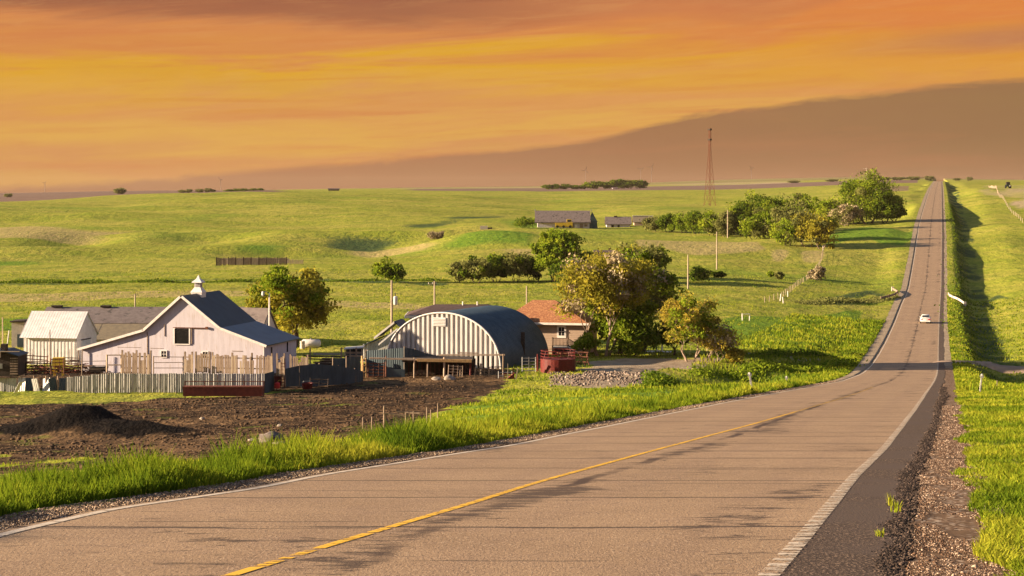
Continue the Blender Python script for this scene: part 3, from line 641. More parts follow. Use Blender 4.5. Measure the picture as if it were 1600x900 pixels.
def leaf_quads(C, s, g, up=0.3):
    """one rhombus per row of C, random orientation, size s"""
    n = len(C); d = g.normal(size=(n, 3)); d /= np.linalg.norm(d, axis=1)[:, None]
    e = g.normal(size=(n, 3)); e[:, 2] *= 0.7; e -= (e * d).sum(1)[:, None] * d; e /= np.linalg.norm(e, axis=1)[:, None]
    s = np.asarray(s).reshape(-1, 1)
    V = np.stack([C + d*s, C + e*s*0.55, C - d*s, C - e*s*0.55], 1).reshape(-1, 3)
    return V, np.arange(4*n).reshape(n, 4)
def tree(name, loc, H, W, seed, leaf, bark, n=5000, ls=0.22, trunk=0.22, trunk_r=None, stems=1, clumps=46, sparse=0.5, lean=0.0, flat=1.0, second=None, second_frac=0.0,
         label=None, cat='tree', group=None, low=0.12, bias=None, D=None):
    g = np.random.default_rng(seed); D = D or W
    root = empty(name, loc, 0, label, cat, group); n = int(n * 1.45); W *= 1.16; D *= 1.16
    tr = trunk_r or H * 0.024
    cz = H * (low + (1 - low) * 0.5); rz = H * (1 - low) * 0.5
    # clump centres on an uneven shell and inside
    pts = []; 
    ph = g.uniform(0, 6.3, 6)
    while len(pts) < clumps:
        d = g.normal(size=3); d /= np.linalg.norm(d); r = g.uniform(0.25, 1) ** 0.45
        if d[2] < -0.85 and low > 0.03: continue
        irr = 0.80 + 0.20 * math.sin(3 * math.atan2(d[1], d[0]) + ph[0]) * math.cos(2.3 * d[2] * 2 + ph[1]) + 0.16 * math.sin(5 * d[0] * 2 + ph[2]) + g.uniform(-0.08, 0.08)
        p = np.array([d[0] * W / 2 * 0.90, d[1] * D / 2 * 0.90, d[2] * rz * 0.93]) * r * irr
        p[2] = p[2] * flat + cz; p[0] += lean * p[2]
        if bias: p[0] += bias * (p[2] - cz) 
        pts.append(p)
    pts = np.array(pts)
    mb = MB()
    fork = []
    for k in range(stems):
        a = 2 * math.pi * k / stems + g.uniform(0, 1); sp = 0 if stems == 1 else W * 0.05
        b = Vector((math.cos(a) * sp, math.sin(a) * sp, -0.25)); sl = 0.04 if stems == 1 else 0.12
        f = Vector((math.cos(a) * (sp + sl * H) + lean * trunk * H, math.sin(a) * (sp + sl * H * .6), H * trunk * g.uniform(0.85, 1.15)))
        m_ = b.lerp(f, 0.5) + Vector((g.uniform(-.03, .03) * H * .5, 0, 0))
        rr = tr / (1 if stems == 1 else stems ** 0.55)
        mb.tube([b, b.lerp(m_, .25), m_, f], [rr * 1.5, rr * 1.1, rr, rr * 0.82], 8); fork.append((f, rr * 0.72))
    nl = max(5, int(clumps ** 0.5)) + stems
    limbs = []
    for i in range(nl):
        f, rr = fork[i % len(fork)]; tgt = Vector(pts[g.integers(len(pts))]); tgt = f.lerp(tgt, g.uniform(0.6, 0.85))
        if tgt.z < f.z: tgt.z = f.z + 0.1 * H
        c = f.lerp(tgt, 0.5) + Vector((g.normal() * .04 * H, g.normal() * .04 * H, 0.05 * H))
        P = [f * (1-t)**2 + c * 2*t*(1-t) + tgt * t*t for t in (0, .25, .5, .75, 1)]
        r0 = rr * g.uniform(0.45, 0.7); mb.tube(P, [r0, r0*.8, r0*.62, r0*.45, r0*.28], 6, False); limbs += [(P[j], r0 * (1 - .18*j)) for j in (1, 2, 3, 4)]
    LP = np.array([tuple(p) for p, _ in limbs])
    twigs = []
    for p in pts:
        j = int(np.argmin(((LP - p) ** 2).sum(1) + (LP[:, 2] > p[2]) * H)); a, r0 = limbs[j]; p_ = Vector(p)
        c = a.lerp(p_, 0.5) + Vector((g.normal() * .03 * H, g.normal() * .03 * H, 0.02 * H))
        P = [a * (1-t)**2 + c * 2*t*(1-t) + p_ * t*t for t in (0, .33, .66, 1)]
        r1 = max(min(r0 * 0.5, H * 0.006), 0.018); mb.tube(P, [r1, r1*.8, r1*.55, r1*.3], 4, False)
        for _ in range(6):
            q = p_ + Vector(g.normal(size=3)) * W * 0.075; mb.tube([P[2], q], [r1*.4, r1*.15], 3, False)
    mb.build('trunk', bark, root, True)
    # leaves round the clump centres: uneven clump size and density
    wgt = g.uniform(0.35, 1.6, clumps); wgt /= wgt.sum(); cnt = (wgt * n).astype(int)
    cs = []; tint = []; mi = []
    base_r = (W * D * H / clumps) ** (1/3) * sparse
    for p, k_ in zip(pts, cnt):
        r = base_r * g.uniform(0.65, 1.45); q = g.normal(size=(k_, 3)); q /= np.maximum(np.linalg.norm(q, axis=1)[:, None], .3) ** 0.35
        cs.append(p + q * np.array([r, r, r * 0.72]) * 0.62); t0 = g.uniform(0.15, 0.75)
        tint.append(np.clip(t0 + g.normal(size=k_) * 0.2, 0, 1)); mi.append(np.full(k_, 1 if g.random() < second_frac else 0))
    C = np.concatenate(cs); tint = np.concatenate(tint); mi = np.concatenate(mi)
    ok = C[:, 2] > 0.15; C, tint, mi = C[ok], tint[ok], mi[ok]
    V, Q = leaf_quads(C, ls * g.uniform(0.6, 1.3, len(C)), g)
    quadmesh('crown', V, Q, None, attrs={'tint': tint}, parent=root, mats=[LEAF[leaf], LEAF[second or leaf]], midx=mi)
    return root
def px2m(p, Y): return p * Y / F
def tree_at(name, px, row, Hpx, Wpx, seed, leaf, bark=None, Y=None, **k):
    p = at(px, row, Y); s = p.y / F
    return tree(name, p, Hpx * s, Wpx * s, seed, leaf, bark or bark_d, **k)

# farm trees
tree_at('ash_tree', 458, 536, 128, 140, 11, 'bright', Y=226, n=9000, ls=0.24, trunk=0.20, trunk_r=0.42, clumps=80, sparse=0.42, low=0.14, bias=-0.12, second='yellow', second_frac=0.5,
        label='round olive-green tree behind the right end of the barn, white tank at its foot')
tree_at('cottonwood_tree', 943, 562, 172, 176, 12, 'yellow', bark_l, Y=205, n=14500, ls=0.19, trunk=0.22, trunk_r=0.30, stems=3, clumps=120, sparse=0.42, low=0.32, second='twig', second_frac=0.22, lean=0.02,
        label='large yellow-green tree with pale bare limbs overhanging the porch of the orange-roofed house')
tree_at('elm_tree', 1003, 556, 170, 108, 13, 'bright', bark_d, Y=214, n=7600, ls=0.24, trunk=0.16, clumps=70, sparse=0.45, low=0.06, second='grey', second_frac=0.4,
        label='tall green tree filling the gap between the yellow-green tree and the orange-tipped tree')
tree_at('elm_tree', 968, 557, 120, 96, 14, 'bright', bark_d, Y=209, n=6500, ls=0.24, trunk=0.2, clumps=46, sparse=0.48, low=0.05,
        label='low green tree directly behind the trunk of the large yellow-green tree')
tree_at('box_elder_tree', 1078, 556, 110, 104, 15, 'orange', bark_l, Y=197, n=5200, ls=0.15, trunk=0.16, stems=4, clumps=90, sparse=0.40, low=0.1, second='bright', second_frac=0.5,
        label='thin multi-stemmed tree with orange leaf tips just right of the white concrete tank')
tree_at('box_elder_tree', 1118, 557, 68, 84, 16, 'orange', bark_l, Y=197.5, n=2600, ls=0.15, trunk=0.12, stems=4, clumps=60, sparse=0.42, low=0.08, second='twig', second_frac=0.4,
        label='short reddish twiggy tree at the right-hand end of the house trees')
tree_at('elm_tree', 1052, 556, 70, 60, 17, 'dark', bark_d, Y=207, n=3500, ls=0.2, trunk=0.1, clumps=30, sparse=0.48, low=0.05,
        label='dark bushy tree low behind the white concrete tank')
tree_at('young_willow', 706, 500, 42, 64, 18, 'bright', bark_l, Y=221, n=2600, ls=0.15, trunk=0.15, stems=3, clumps=40, sparse=0.34, low=0.1,
        label='light green young tree poking up behind the top of the arched shed')
tree_at('lilac_bush', 822, 500, 42, 50, 19, 'yellow', bark_l, Y=226, n=1500, ls=0.13, trunk=0.2, stems=4, clumps=34, sparse=0.4, low=0.2, second='twig', second_frac=0.6,
        label='sparse pinkish twiggy bush above the left part of the orange roof', cat='bush')
tree_at('lilac_bush', 870, 500, 56, 44, 20, 'yellow', bark_l, Y=224, n=2400, ls=0.15, trunk=0.2, stems=4, clumps=34, sparse=0.4, low=0.2, second='twig', second_frac=0.3,
        label='yellowish bush rising behind the middle of the orange roof', cat='bush')
tree_at('lilac_bush', 985, 557, 74, 84, 26, 'dark', bark_d, Y=205, n=4200, ls=0.2, trunk=0.1, stems=4, clumps=40, sparse=0.5, low=0.0, second='bright', second_frac=0.3, label='dark green undergrowth to the right of the large yellow-green tree trunk', cat='bush')
tree_at('lilac_bush', 916, 548, 34, 44, 27, 'bright', bark_d, Y=204, n=1500, ls=0.17, trunk=0.1, stems=3, clumps=26, sparse=0.5, low=0.25, label='small green bush at the right end of the porch railing', cat='bush')
tree_at('lilac_bush', 1150, 556, 26, 30, 28, 'orange', bark_d, Y=197, n=900, ls=0.14, trunk=0.1, stems=4, clumps=26, sparse=0.5, low=0.0, second='orange', second_frac=0.4, label='low reddish shrub past the right-hand end of the house trees', cat='bush')
# slope behind the farm
tree_at('round_tree', 611, 442, 38, 54, 21, 'dark', n=3000, ls=0.30, trunk=0.14, clumps=44, sparse=0.5, low=0.04, second='bright', second_frac=0.4,
        label='lone round green tree at the foot of the slope, behind the transformer pole')
tree_at('poplar_tree', 867, 440, 92, 84, 22, 'bright', bark_l, n=6500, ls=0.36, trunk=0.16, stems=3, clumps=72, sparse=0.42, low=0.05,
        label='tall bright green tree below the dark-gabled hill barn')
tree_at('poplar_tree', 908, 440, 55, 52, 23, 'bright', bark_l, n=3000, ls=0.34, trunk=0.16, stems=2, clumps=36, sparse=0.45, low=0.03, second='dark', second_frac=0.4,
        label='smaller bright green tree tucked against the right side of the tall bright green one')
for i, (x, r, h, w, lf, lab) in enumerate([
        (716, 441, 36, 40, 'grey', 'first grey-green bush at the left end of the slope thicket'),
        (745, 442, 42, 46, 'grey', 'second grey-green bush from the left in the slope thicket'),
        (775, 440, 50, 44, 'dark', 'dark bush third from the left in the slope thicket'),
        (806, 440, 52, 50, 'grey', 'tall olive bush in the slope thicket, left of the tall bright tree'),
        (830, 439, 42, 36, 'dark', 'dark bush at the right end of the slope thicket under the tall bright tree'),
        (893, 443, 40, 60, 'dark', 'dark bush at the foot of the two bright green slope trees')]):
    tree_at('hedge_bush', x, r, h, w, 30 + i, lf, n=1900, ls=0.34, trunk=0.1, stems=4, clumps=34, sparse=0.5, low=0.0, second='dark', second_frac=0.25, label=lab, cat='bush', group='thicket on the slope')
tree_at('poplar_tree', 985, 432, 56, 64, 24, 'yellow', bark_l, n=3200, ls=0.34, trunk=0.1, stems=2, clumps=40, sparse=0.46, low=0.05, second='grey', second_frac=0.4, 
        label='olive and yellow tree on the slope above the large house tree')
tree_at('poplar_tree', 1020, 434, 52, 50, 25, 'bright', bark_d, n=2600, ls=0.34, trunk=0.1, stems=2, clumps=34, sparse=0.46, low=0.05, second='grey', second_frac=0.4,
        label='green tree on the slope at upper right of the large house tree')
for x, r, h, w, lf, lab in [
        (680, 374, 13, 28, 'twig', 'bare grey-brown shrub alone on the ridge'),
        (1094, 441, 28, 36, 'dark', 'dark green shrub right of the pole beside the house trees'),
        (1122, 434, 10, 20, 'dark', 'low dark shrub right of the dark green shrub on the slope'),
        (1218, 437, 13, 14, 'grey', 'small round pale shrub in the open slope near the fence'),
        (1280, 440, 30, 20, 'twig', 'leafless grey shrub on the fence line below the grove'),
        (1274, 437, 14, 26, 'twig', 'low leafless shrub hugging the fence line'),
        (818, 357, 17, 34, 'dark', 'dark bush at the left end of the hill barn'),
        (838, 352, 14, 20, 'bright', 'little green bush touching the hill barn wall'),
        (1205, 433, 9, 12, 'bright', 'tiny green shrub left of the round pale shrub')]:
    tree_at('shrub', x, r, h, w, 60 + x, lf, n=900, ls=0.30, trunk=0.1, stems=4, clumps=24, sparse=0.5, low=0.0, label=lab, cat='shrub')
# grove by the far road
GR = [(1022,362,20,26,'grey','low grey bush at the left tip of the grove'),(1044,363,26,34,'dark','dark green bush second from the left tip of the grove'),(1068,364,30,30,'bright','green bush left of the lattice mast in the grove'),
      (1090,366,36,36,'dark','dark green tree at the foot of the lattice mast'),(1112,368,34,32,'bright','light green tree just right of the lattice mast'),(1135,370,40,30,'grey','grey-green tree beside the pole in the grove'),
      (1160,368,52,40,'dark','dark tree on the left of the tall middle part of the grove'),(1185,366,66,52,'dark','tall dark green tree in the middle of the grove'),(1212,368,62,44,'dark','tall dark tree right of the middle of the grove'),
      (1200,372,42,44,'bright','light green tree in front of the tall dark middle trees'),(1178,374,34,36,'bright','small yellow-green tree at the front of the middle of the grove'),(1238,378,56,46,'grey','greyish budding tree in front right of the grove'),(1232,384,44,44,'bright','green bush at the lower front edge of the grove'),
      (1262,386,54,46,'yellow','yellow-green tree at the lowest front corner of the grove'),(1284,389,50,40,'yellow','yellow-brown tree nearest the fence at the corner of the grove'),(1250,362,60,40,'bright','green tree behind the yellow-green corner trees'),
      (1290,352,46,44,'bright','green tree in the gap between the grove and the big roadside tree'),(1322,353,36,34,'twig','leafless pinkish bush at the left foot of the big roadside tree'),(1336,350,66,50,'dark','dark lower tree hugging the left side of the big roadside tree'),
      (1357,350,86,62,'bright','biggest tree of the grove, bright green with a pointed top beside the road'),(1384,349,52,36,'dark','dark tree on the road side of the biggest tree'),(1398,346,38,24,'dark','small dark tree nearest the road'),(1310,350,26,26,'dark','dark bush below the leafless pinkish bush')]
for i, (x, r, h, w, lf, lab) in enumerate(GR):
    tree_at('grove_tree', x, r, h * 1.10, w * 1.28, 100 + i, lf, bark_l if lf in ('yellow', 'grey') else bark_d, n=int(1400 + h * 34), ls=0.40, trunk=0.12, stems=2, clumps=24 + h // 2, sparse=0.50, low=0.0, second='bright' if lf == 'dark' else 'grey', second_frac=0.2,
            label=lab, group='grove beside the far road')
# trees on the skyline: one of each kind, then copies
sky_proto = {}
# far trees in rows
def sky_tree(x, row, hpx, wpx, kind, lab, grp, Y):
    p = at(x, row, Y); s = Y / F
    if kind not in sky_proto:
        t = tree('skyline_tree', p, 10, 10, {'bright': 201, 'dark': 202, 'grey': 203}[kind], kind, bark_d, n=900, ls=0.8, trunk=0.12, stems=2, clumps=26, sparse=0.55, low=0.0, label=lab, group=grp)
        sky_proto[kind] = t
    else:
        t = copy_tree(sky_proto[kind]); tag(t, lab, 'tree', grp)
    t.location = p; t.scale = (wpx * s / 10, wpx * s / 10, hpx * s / 10); t.rotation_euler.z = x * 1.7
for x, w, h in [(856,19,8),(870,18,9),(884,18,9),(898,16,7),(909,14,7),(920,18,11),(932,22,13),(945,18,12),(957,18,15),(970,20,16),(984,24,14),(997,22,14),(1006,12,13)]:
    sky_tree(x, 294, h, w, 'dark' if x not in (900, 920) else 'bright', 'tree of the dark shelterbelt on the skyline left of the lattice mast', 'shelterbelt on the skyline', 2400)
sky_tree(187, 299, 10, 18, 'grey', 'lone round tree on the left skyline', 'trees along the left skyline', 2200)
sky_tree(13, 303.5, 6, 13, 'grey', 'small tree at the far left end of the skyline', 'trees along the left skyline', 2200)
for x, w, h in [(285,12,5),(295,12,6),(312,14,6),(325,12,7),(333,8,5),(358,16,5),(370,14,6),(382,16,6),(395,16,6),(406,14,6)]:
    sky_tree(x, 298.5, h, w, 'dark' if x > 350 else 'grey', 'tree of the %s tree row on the skyline above the plank pen' % ('dense right-hand' if x > 350 else 'thin left-hand'), 'trees along the left skyline', 2300)
for x, w, h, lab in [(1380,26,5,'long low hedge tree at the left of the distant row near the road crest'),(1404,24,5,'second hedge tree of the distant row near the road crest'),(1428,22,6,'third hedge tree of the distant row near the road crest'),(1452,16,7,'greyish tree just left of the road crest'),(1515,10,6,'small faint tree right of the road crest'),(1495,12,4,'low bush immediately right of the road crest'),
                     (1300,20,4,'distant hedge tree above the grove, right one'),(1240,18,4,'distant hedge tree above the grove, left one')]:
    sky_tree(x, 281, h, w, 'grey', lab, 'trees near the road crest', 3000)

# ------------------------------------------------------------------ grass
def tufts(name, X, Y, h, w, mat, label, lean=(0.10, 0.25), tint=None, seed=1, z=None, fold=True):
    g = np.random.default_rng(seed); n = len(X); Z = ground(X, Y) - 0.02 if z is None else z
    a = g.uniform(0, 2*math.pi, n); dx, dy = np.cos(a), np.sin(a); b = g.uniform(0, 2*math.pi, n); l = g.uniform(*lean, n) * h * 2
    lx, ly = np.cos(b) * l, np.sin(b) * l
    h = h * g.uniform(0.55, 1.25, n)
    P0 = np.stack([X - dx*w, Y - dy*w, Z], -1); P1 = np.stack([X + dx*w, Y + dy*w, Z], -1)
    P2 = np.stack([X + dx*w*0.8 + lx*.35, Y + dy*w*0.8 + ly*.35, Z + h*.6], -1); P3 = np.stack([X - dx*w*0.8 + lx*.35, Y - dy*w*0.8 + ly*.35, Z + h*.6], -1)
    P4 = np.stack([X + lx, Y + ly, Z + h], -1); P5 = np.stack([X + lx + dx*w*.15, Y + ly + dy*w*.15, Z + h], -1)
    V = np.stack([P0, P1, P2, P3, P4, P5], 1).reshape(-1, 3); i = np.arange(n)[:, None] * 6
    Q = np.concatenate([i + [0, 1, 2, 3], i + [3, 2, 5, 4]], 0)
    t = np.clip((tint if tint is not None else 0.5 + 0.9 * fbm(X / 2.2, Y / 3, 3)) + g.normal(size=n) * 0.16, 0, 1); t = np.concatenate([t, t])
    o = quadmesh(name, V, Q, mat, attrs={'tint': t}); return tag(o, label, 'grass', kind='stuff')
def strip_pts(n, y0, y1, o0, o1, side, seed, dens=2.0):
    g = np.random.default_rng(seed); u = g.random(n); Y = y0 * (y1/y0) ** (u ** 1.0) if dens else y0 + (y1-y0) * u
    return Y, g.random(n) * (o1 - o0) + o0, g
# left verge, tall and tufted
Y, o_, g = strip_pts(85000, 11, 80, 0.0, 1.0, 'l', 5)
wd = 2.6 + 1.2 * smooth(20, 60, Y)
X = XL(Y) - gravel_l(Y) - 0.05 - o_ ** 1.2 * wd + 0.18 * fbm(Y / 0.9, Y * 0 + 2, 3)
hh = (0.12 + 0.36 * smooth(0.0, 0.4, o_)) * (1 + 0.8 * fbm(X / 0.7, Y / 1.2, 3))
tufts('verge_grass', X, Y, np.maximum(hh, .08), 0.0065 + 0.00022 * Y, blade_mat, 'tall sunlit grass along the left edge of the road', seed=2)
Y, o_, g = strip_pts(42000, 75, 330, 0.0, 1.0, 'l', 6)
X = XL(Y) - gravel_l(Y) - 0.05 - o_ ** 2.0 * (6.0 + 10 * smooth(90, 200, Y)) + 0.25 * fbm(Y / 2, Y * 0 + 2, 3)
keep = np.abs(Y - 0.0) > 0
tufts('verge_grass', X[keep], Y[keep], (0.12 + 0.26 * smooth(0, .3, o_)) * (1 + 0.8 * fbm(X[keep] / 1.5, Y[keep] / 3, 3)), 0.010 + 0.00026 * Y[keep], blade_mat, 'grass along the left road edge from the marker posts to the bridge', seed=3)
# right verge, short
Y, o_, g = strip_pts(120000, 12, 110, 0, 1, 'r', 7)
X = XR(Y) + gravel_r(Y) - 0.10 + o_ ** 1.15 * (3.0 + 0.12 * Y) + 0.34 * fbm(Y / 1.2, Y * 0 + 7, 3)
tufts('roadside_grass', X, Y, (0.085 + 0.05 * smooth(0, .4, o_)) * (1 + 0.9 * fbm(X / .8, Y / 1.1, 3)), 0.0050 + 0.00021 * Y, blade_mat, 'short bright grass on the right side of the road', lean=(0.15, 0.5), seed=4,
      tint=0.62 + 0.8 * fbm(X / 1.6, Y / 2.4, 3))
Y, o_, g = strip_pts(36000, 105, 420, 0, 1, 'r', 8)
X = XR(Y) + gravel_r(Y) + o_ ** 1.5 * (12 + 0.12 * Y)
tufts('roadside_grass', X, Y, 0.24 * (1 + 0.9 * fbm(X / 1.5, Y / 3, 3)), 0.012 + 0.00028 * Y, blade_mat, 'rough grass of the ditch and field right of the far road', lean=(0.1, 0.4), seed=9)
# meadow tufts left of the road, thinned where the yard is bare
def scatter(n, y0, y1, f, seed, hgt, wid, name, label, thr=0.0, mat=blade_mat, tintb=0.55):
    g = np.random.default_rng(seed); Y = y0 * (y1/y0) ** g.random(n); lo, hi = f(Y); X = lo + (hi - lo) * g.random(n)
    yi = np.clip(np.searchsorted(GRID[0], Y), 0, len(GRID[0])-1)
    md = np.array([np.interp(x, GRID[1][i], GRID[3][i]) for x, i in zip(X, yi)])
    k = (md < 0.4) & (fbm(X / 2.4, Y / 3.6, 3) > thr); X, Y = X[k], Y[k]
    return tufts(name, X, Y, hgt * (1 + 0.9 * fbm(X / 1.6, Y / 2.2, 3)), wid * Y / 100, mat, label, seed=seed, tint=tintb + 0.8 * fbm(X / 5, Y / 8, 3))
scatter(60000, 45, 215, lambda Y: (XL(Y) - 34 - 0.05 * Y, XL(Y) - 3.5), 21, 0.22, 0.030, 'meadow_grass', 'tufted green grass on the bank between the yard and the road', -0.25)
scatter(60000, 205, 470, lambda Y: (-0.30 * Y, XL(Y) - 3.0), 22, 0.19, 0.020, 'pasture_grass', 'grass of the flat pasture behind the farm', -0.1)
g = np.random.default_rng(33)
g = np.random.default_rng(34)
for k, (px, row) in enumerate([(1392, 790), (1400, 800), (1376, 838)]):
    Y = at(px, row).y; n = 22; xx = (px-800)/F*Y + g.normal(size=n) * 0.022; yy = Y + g.normal(size=n) * 0.05
    tag(tufts('roadside_weed', xx, yy, np.full(n, 0.11 if k < 2 else .06), 0.006, blade_mat, None, seed=40+k, z=np.full(n, gz((px-800)/F*Y, Y) + .0), tint=np.full(n, .8)),
        ['tallest green weed growing out of the broken shoulder edge', 'green weed just below the tallest one on the broken shoulder edge', 'smallest weed on the dark shoulder, nearest the bottom of the photo'][k], 'weed')

# rough growth along the creek and the ditches
def ditch_bushes(name, pts, n, seed, label, leaf, hgt=0.9, ls=0.28, spread=1.2):
    g = np.random.default_rng(seed); P = [at(*p) for p in pts]; L_ = np.array([0] + list(np.cumsum([(b - a).length for a, b in zip(P[:-1], P[1:])]))); C = []; T = []
    t = g.random(n) * L_[-1]; X = np.interp(t, L_, [p.x for p in P]); Y = np.interp(t, L_, [p.y for p in P])
    lump = np.clip(0.55 + 1.6 * fbm(X / 5, Y * 0 + seed, 3), 0.05, 1.3)
    X = X + g.normal(size=n) * .5; Y = Y + g.normal(size=n) * spread; Z = ground(X, Y) + g.random(n) * hgt * lump
    V, Q = leaf_quads(np.stack([X, Y, Z], -1), ls * g.uniform(.6, 1.3, n), g)
    o = quadmesh(name, V, Q, LEAF[leaf], attrs={'tint': np.clip(0.4 + g.normal(size=n) * .22, 0, 1)}); return tag(o, label, 'brush', kind='stuff')
ditch_bushes('creek_brush', [(-60, 442), (60, 442), (240, 441.5), (420, 441), (560, 439), (700, 439)], 7500, 3, 'dark brush along the creek at the foot of the left slope', 'dark', 0.62, .24)
ditch_bushes('creek_brush', [(1248, 474), (1300, 473), (1360, 471), (1398, 463)], 6500, 4, 'brown brush in the creek bed left of the bridge', 'grey', 0.8, .26, 2.0)
ditch_bushes('drive_brush', [(1150, 558), (1200, 556), (1260, 555), (1330, 556)], 6000, 5, 'dark brush along the far side of the left driveway', 'dark', 0.9, .2, .6)
ditch_bushes('bank_brush', [(1020, 606), (1050, 598), (1085, 606)], 5200, 6, 'dark green weeds heaped on the bank below the house drive', 'dark', 1.5, .17, 1.2)
ditch_bushes('bank_brush', [(1090, 585), (1160, 590), (1240, 580), (1330, 573)], 7000, 7, 'weeds on the low bank between the driveway and the left marker posts', 'bright', 0.7, .17, 1.2)
ditch_bushes('ditch_shade_brush', [(1508, 530), (1502, 480), (1500, 440), (1497, 400), (1493, 360), (1488, 320)], 5000, 8, 'weeds darkened for the shade in the ditch right of the far road', 'dark', 0.3, .26, 6)  # dark leaves stand for the shade of the ditch

# loose stones of the shoulders
def stones(name, X, Y, s, mat, label, seed, dz=0.0):
    g = np.random.default_rng(seed); n = len(X); Z = np.where((X > XL(Y) - .2) & (X < XR(Y) + .7), ZR(Y), ground(X, Y)) + dz
    base = np.array([(1,0,0), (0,1,0), (-1,0,0), (0,-1,0), (0,0,.8), (0,0,-.6)], float)
    a = g.uniform(0, 6.3, n); c, sn = np.cos(a), np.sin(a)
    B = base[None] * g.uniform(.55, 1.3, (n, 6, 1)) * s[:, None, None] * np.stack([g.uniform(.8, 1.5, n), g.uniform(.7, 1.1, n), g.uniform(.5, 1, n)], -1)[:, None]
    V = np.stack([B[..., 0]*c[:, None] - B[..., 1]*sn[:, None] + X[:, None], B[..., 0]*sn[:, None] + B[..., 1]*c[:, None] + Y[:, None], B[..., 2] + Z[:, None] + s[:, None]*.3], -1).reshape(-1, 3)
    T = np.array([(0,1,4), (1,2,4), (2,3,4), (3,0,4), (1,0,5), (2,1,5), (3,2,5), (0,3,5)]); Q = (np.arange(n)[:, None, None] * 6 + T).reshape(-1, 3)
    t = np.repeat(g.random(n), 8); o = quadmesh(name, V, Q, mat, attrs={'tint': t}); return tag(o, label, 'stones', kind='stuff')
def mat_stones(name, a, b, c):
    s = NT(name); r = s.n('ShaderNodeValToRGB'); s.L(s.attr('tint'), r.inputs[0]); cr = r.color_ramp; cr.elements.new(.6)
    for e, (p_, q) in zip(cr.elements, ((0, a), (.6, b), (1, c))): e.position = p_; e.color = (*q, 1)
    return s.done(r.outputs[0], .9)
gm = mat_stones('gravel_stone', (0.05, 0.027, 0.017), (0.14, 0.078, 0.047), (0.46, 0.34, 0.25)); gm2 = mat_stones('pale_gravel_stone', (0.08, 0.05, 0.032), (0.22, 0.145, 0.095), (0.44, 0.33, 0.24)); am = mat_stones('asphalt_crumb', (0.012, 0.008, 0.006), (0.04, 0.025, 0.018), (0.12, 0.08, 0.06))
g = np.random.default_rng(77)
n = 38000; Y = 12 * (70/12) ** g.random(n); X = XR(Y) + .92 + g.random(n) * (gravel_r(Y) - .90 + .15); kk = fbm(X / .35, Y / 1.2, 3) > -.22; X, Y = X[kk], Y[kk]; n = len(X); stones('shoulder_gravel', X, Y, g.uniform(.003, .0075, n) * (1 + Y/40) * np.where(g.random(n) < .05, 2.0, 1), gm, 'loose reddish gravel between the broken asphalt edge and the right-hand grass', 78)
n = 30000; Y = 13 * (150/13) ** g.random(n); X = XL(Y) - .16 - g.random(n) * (gravel_l(Y) - .10); stones('shoulder_gravel', X, Y, g.uniform(.004, .011, n) * (1 + Y/40), gm2, 'pale gravel strip between the left edge line and the grass', 79)
n = 26000; Y = 11 * (120/11) ** g.random(n); X = edge_r(Y) + g.normal(size=n) * .045 + .03 + (g.random(n) < .4) * (g.random(n) - .2) * .22 * (1 + fbm(Y / 1.5, Y * 0, 2)); stones('asphalt_crumbs', X, Y, g.uniform(.006, .019, n) * (1 + Y/50), am, 'black crumbs along the broken edge of the asphalt shoulder', 80, -.012)
# ------------------------------------------------------------------ farm materials
white_boards = simple('white_painted_boards', (0.53, 0.475, 0.52), (0.46, 0.41, 0.45), 0.9, 0.7, 0.15, stretch=(3, 3, 0.4), c3=(0.42, 0.35, 0.33), sc3=2.5)
white_trim = simple('white_trim', (0.72, 0.66, 0.62), (0.60, 0.54, 0.50), 3, 0.6)
white_metal = simple('white_metal', (0.62, 0.58, 0.57), (0.52, 0.48, 0.47), 1.5, 0.45, 0.05)
slate_roof = simple('dark_blue_roof_sheet', (0.026, 0.046, 0.062), (0.018, 0.032, 0.046), 0.9, 0.55, 0.1, stretch=(1, 1, .4))
grey_roof = simple('grey_shingle_roof', (0.17, 0.135, 0.125), (0.13, 0.10, 0.095), 1.6, 0.85, 0.3, c3=(0.06, 0.05, 0.045), sc3=1.2)
tan_roof = simple('tan_weathered_roof', (0.20, 0.155, 0.10), (0.15, 0.12, 0.085), 2.0, 0.9, 0.3)
brown_roof = simple('brown_shingle_roof', (0.095, 0.060, 0.055), (0.07, 0.045, 0.04), 2.0, 0.85, 0.3)
def shingles():
    s = NT('orange_shingle_roof'); v = s.coord(); b = s.n('ShaderNodeTexBrick'); s.L(s.scale(v, (1, 1.5, 1.5)), b.inputs[0]); b.inputs['Scale'].default_value = 3.4
    b.inputs['Color1'].default_value = (0.34, 0.135, 0.060, 1); b.inputs['Color2'].default_value = (0.23, 0.092, 0.046, 1); b.inputs['Mortar'].default_value = (0.16, 0.06, 0.035, 1); b.inputs['Mortar Size'].default_value = 0.03
    c = s.mix(s.step(s.noise(v, 5, 5), 0.45, 0.65), b.outputs[0], (0.40, 0.19, 0.085)); s.bump(s.noise(v, 12, 3), .5, .03); return s.done(c, 0.9)
orange_roof = shingles()
galv = simple('galvanised_sheet', (0.52, 0.49, 0.46), (0.36, 0.345, 0.33), 2.5, 0.5, 0.1, 0.25, stretch=(1, 1, .25), c3=(0.13, 0.12, 0.11), sc3=6)
galv_front = simple('ribbed_galvanised_wall', (0.50, 0.47, 0.45), (0.42, 0.39, 0.375), 2.0, 0.5, 0.05, 0.15, stretch=(1, 1, .3))
galv_shade = simple('shaded_galvanised_sheet', (0.060, 0.085, 0.100), (0.040, 0.058, 0.070), 2.5, 0.6, 0.1, 0.1, stretch=(1, 1, .3))  # galvanised sheet with the shade of turned faces put into its colour
hut_skin = simple('arched_shed_skin', (0.060, 0.084, 0.108), (0.040, 0.060, 0.080), 1.2, 0.45, 0.08, 0.3)
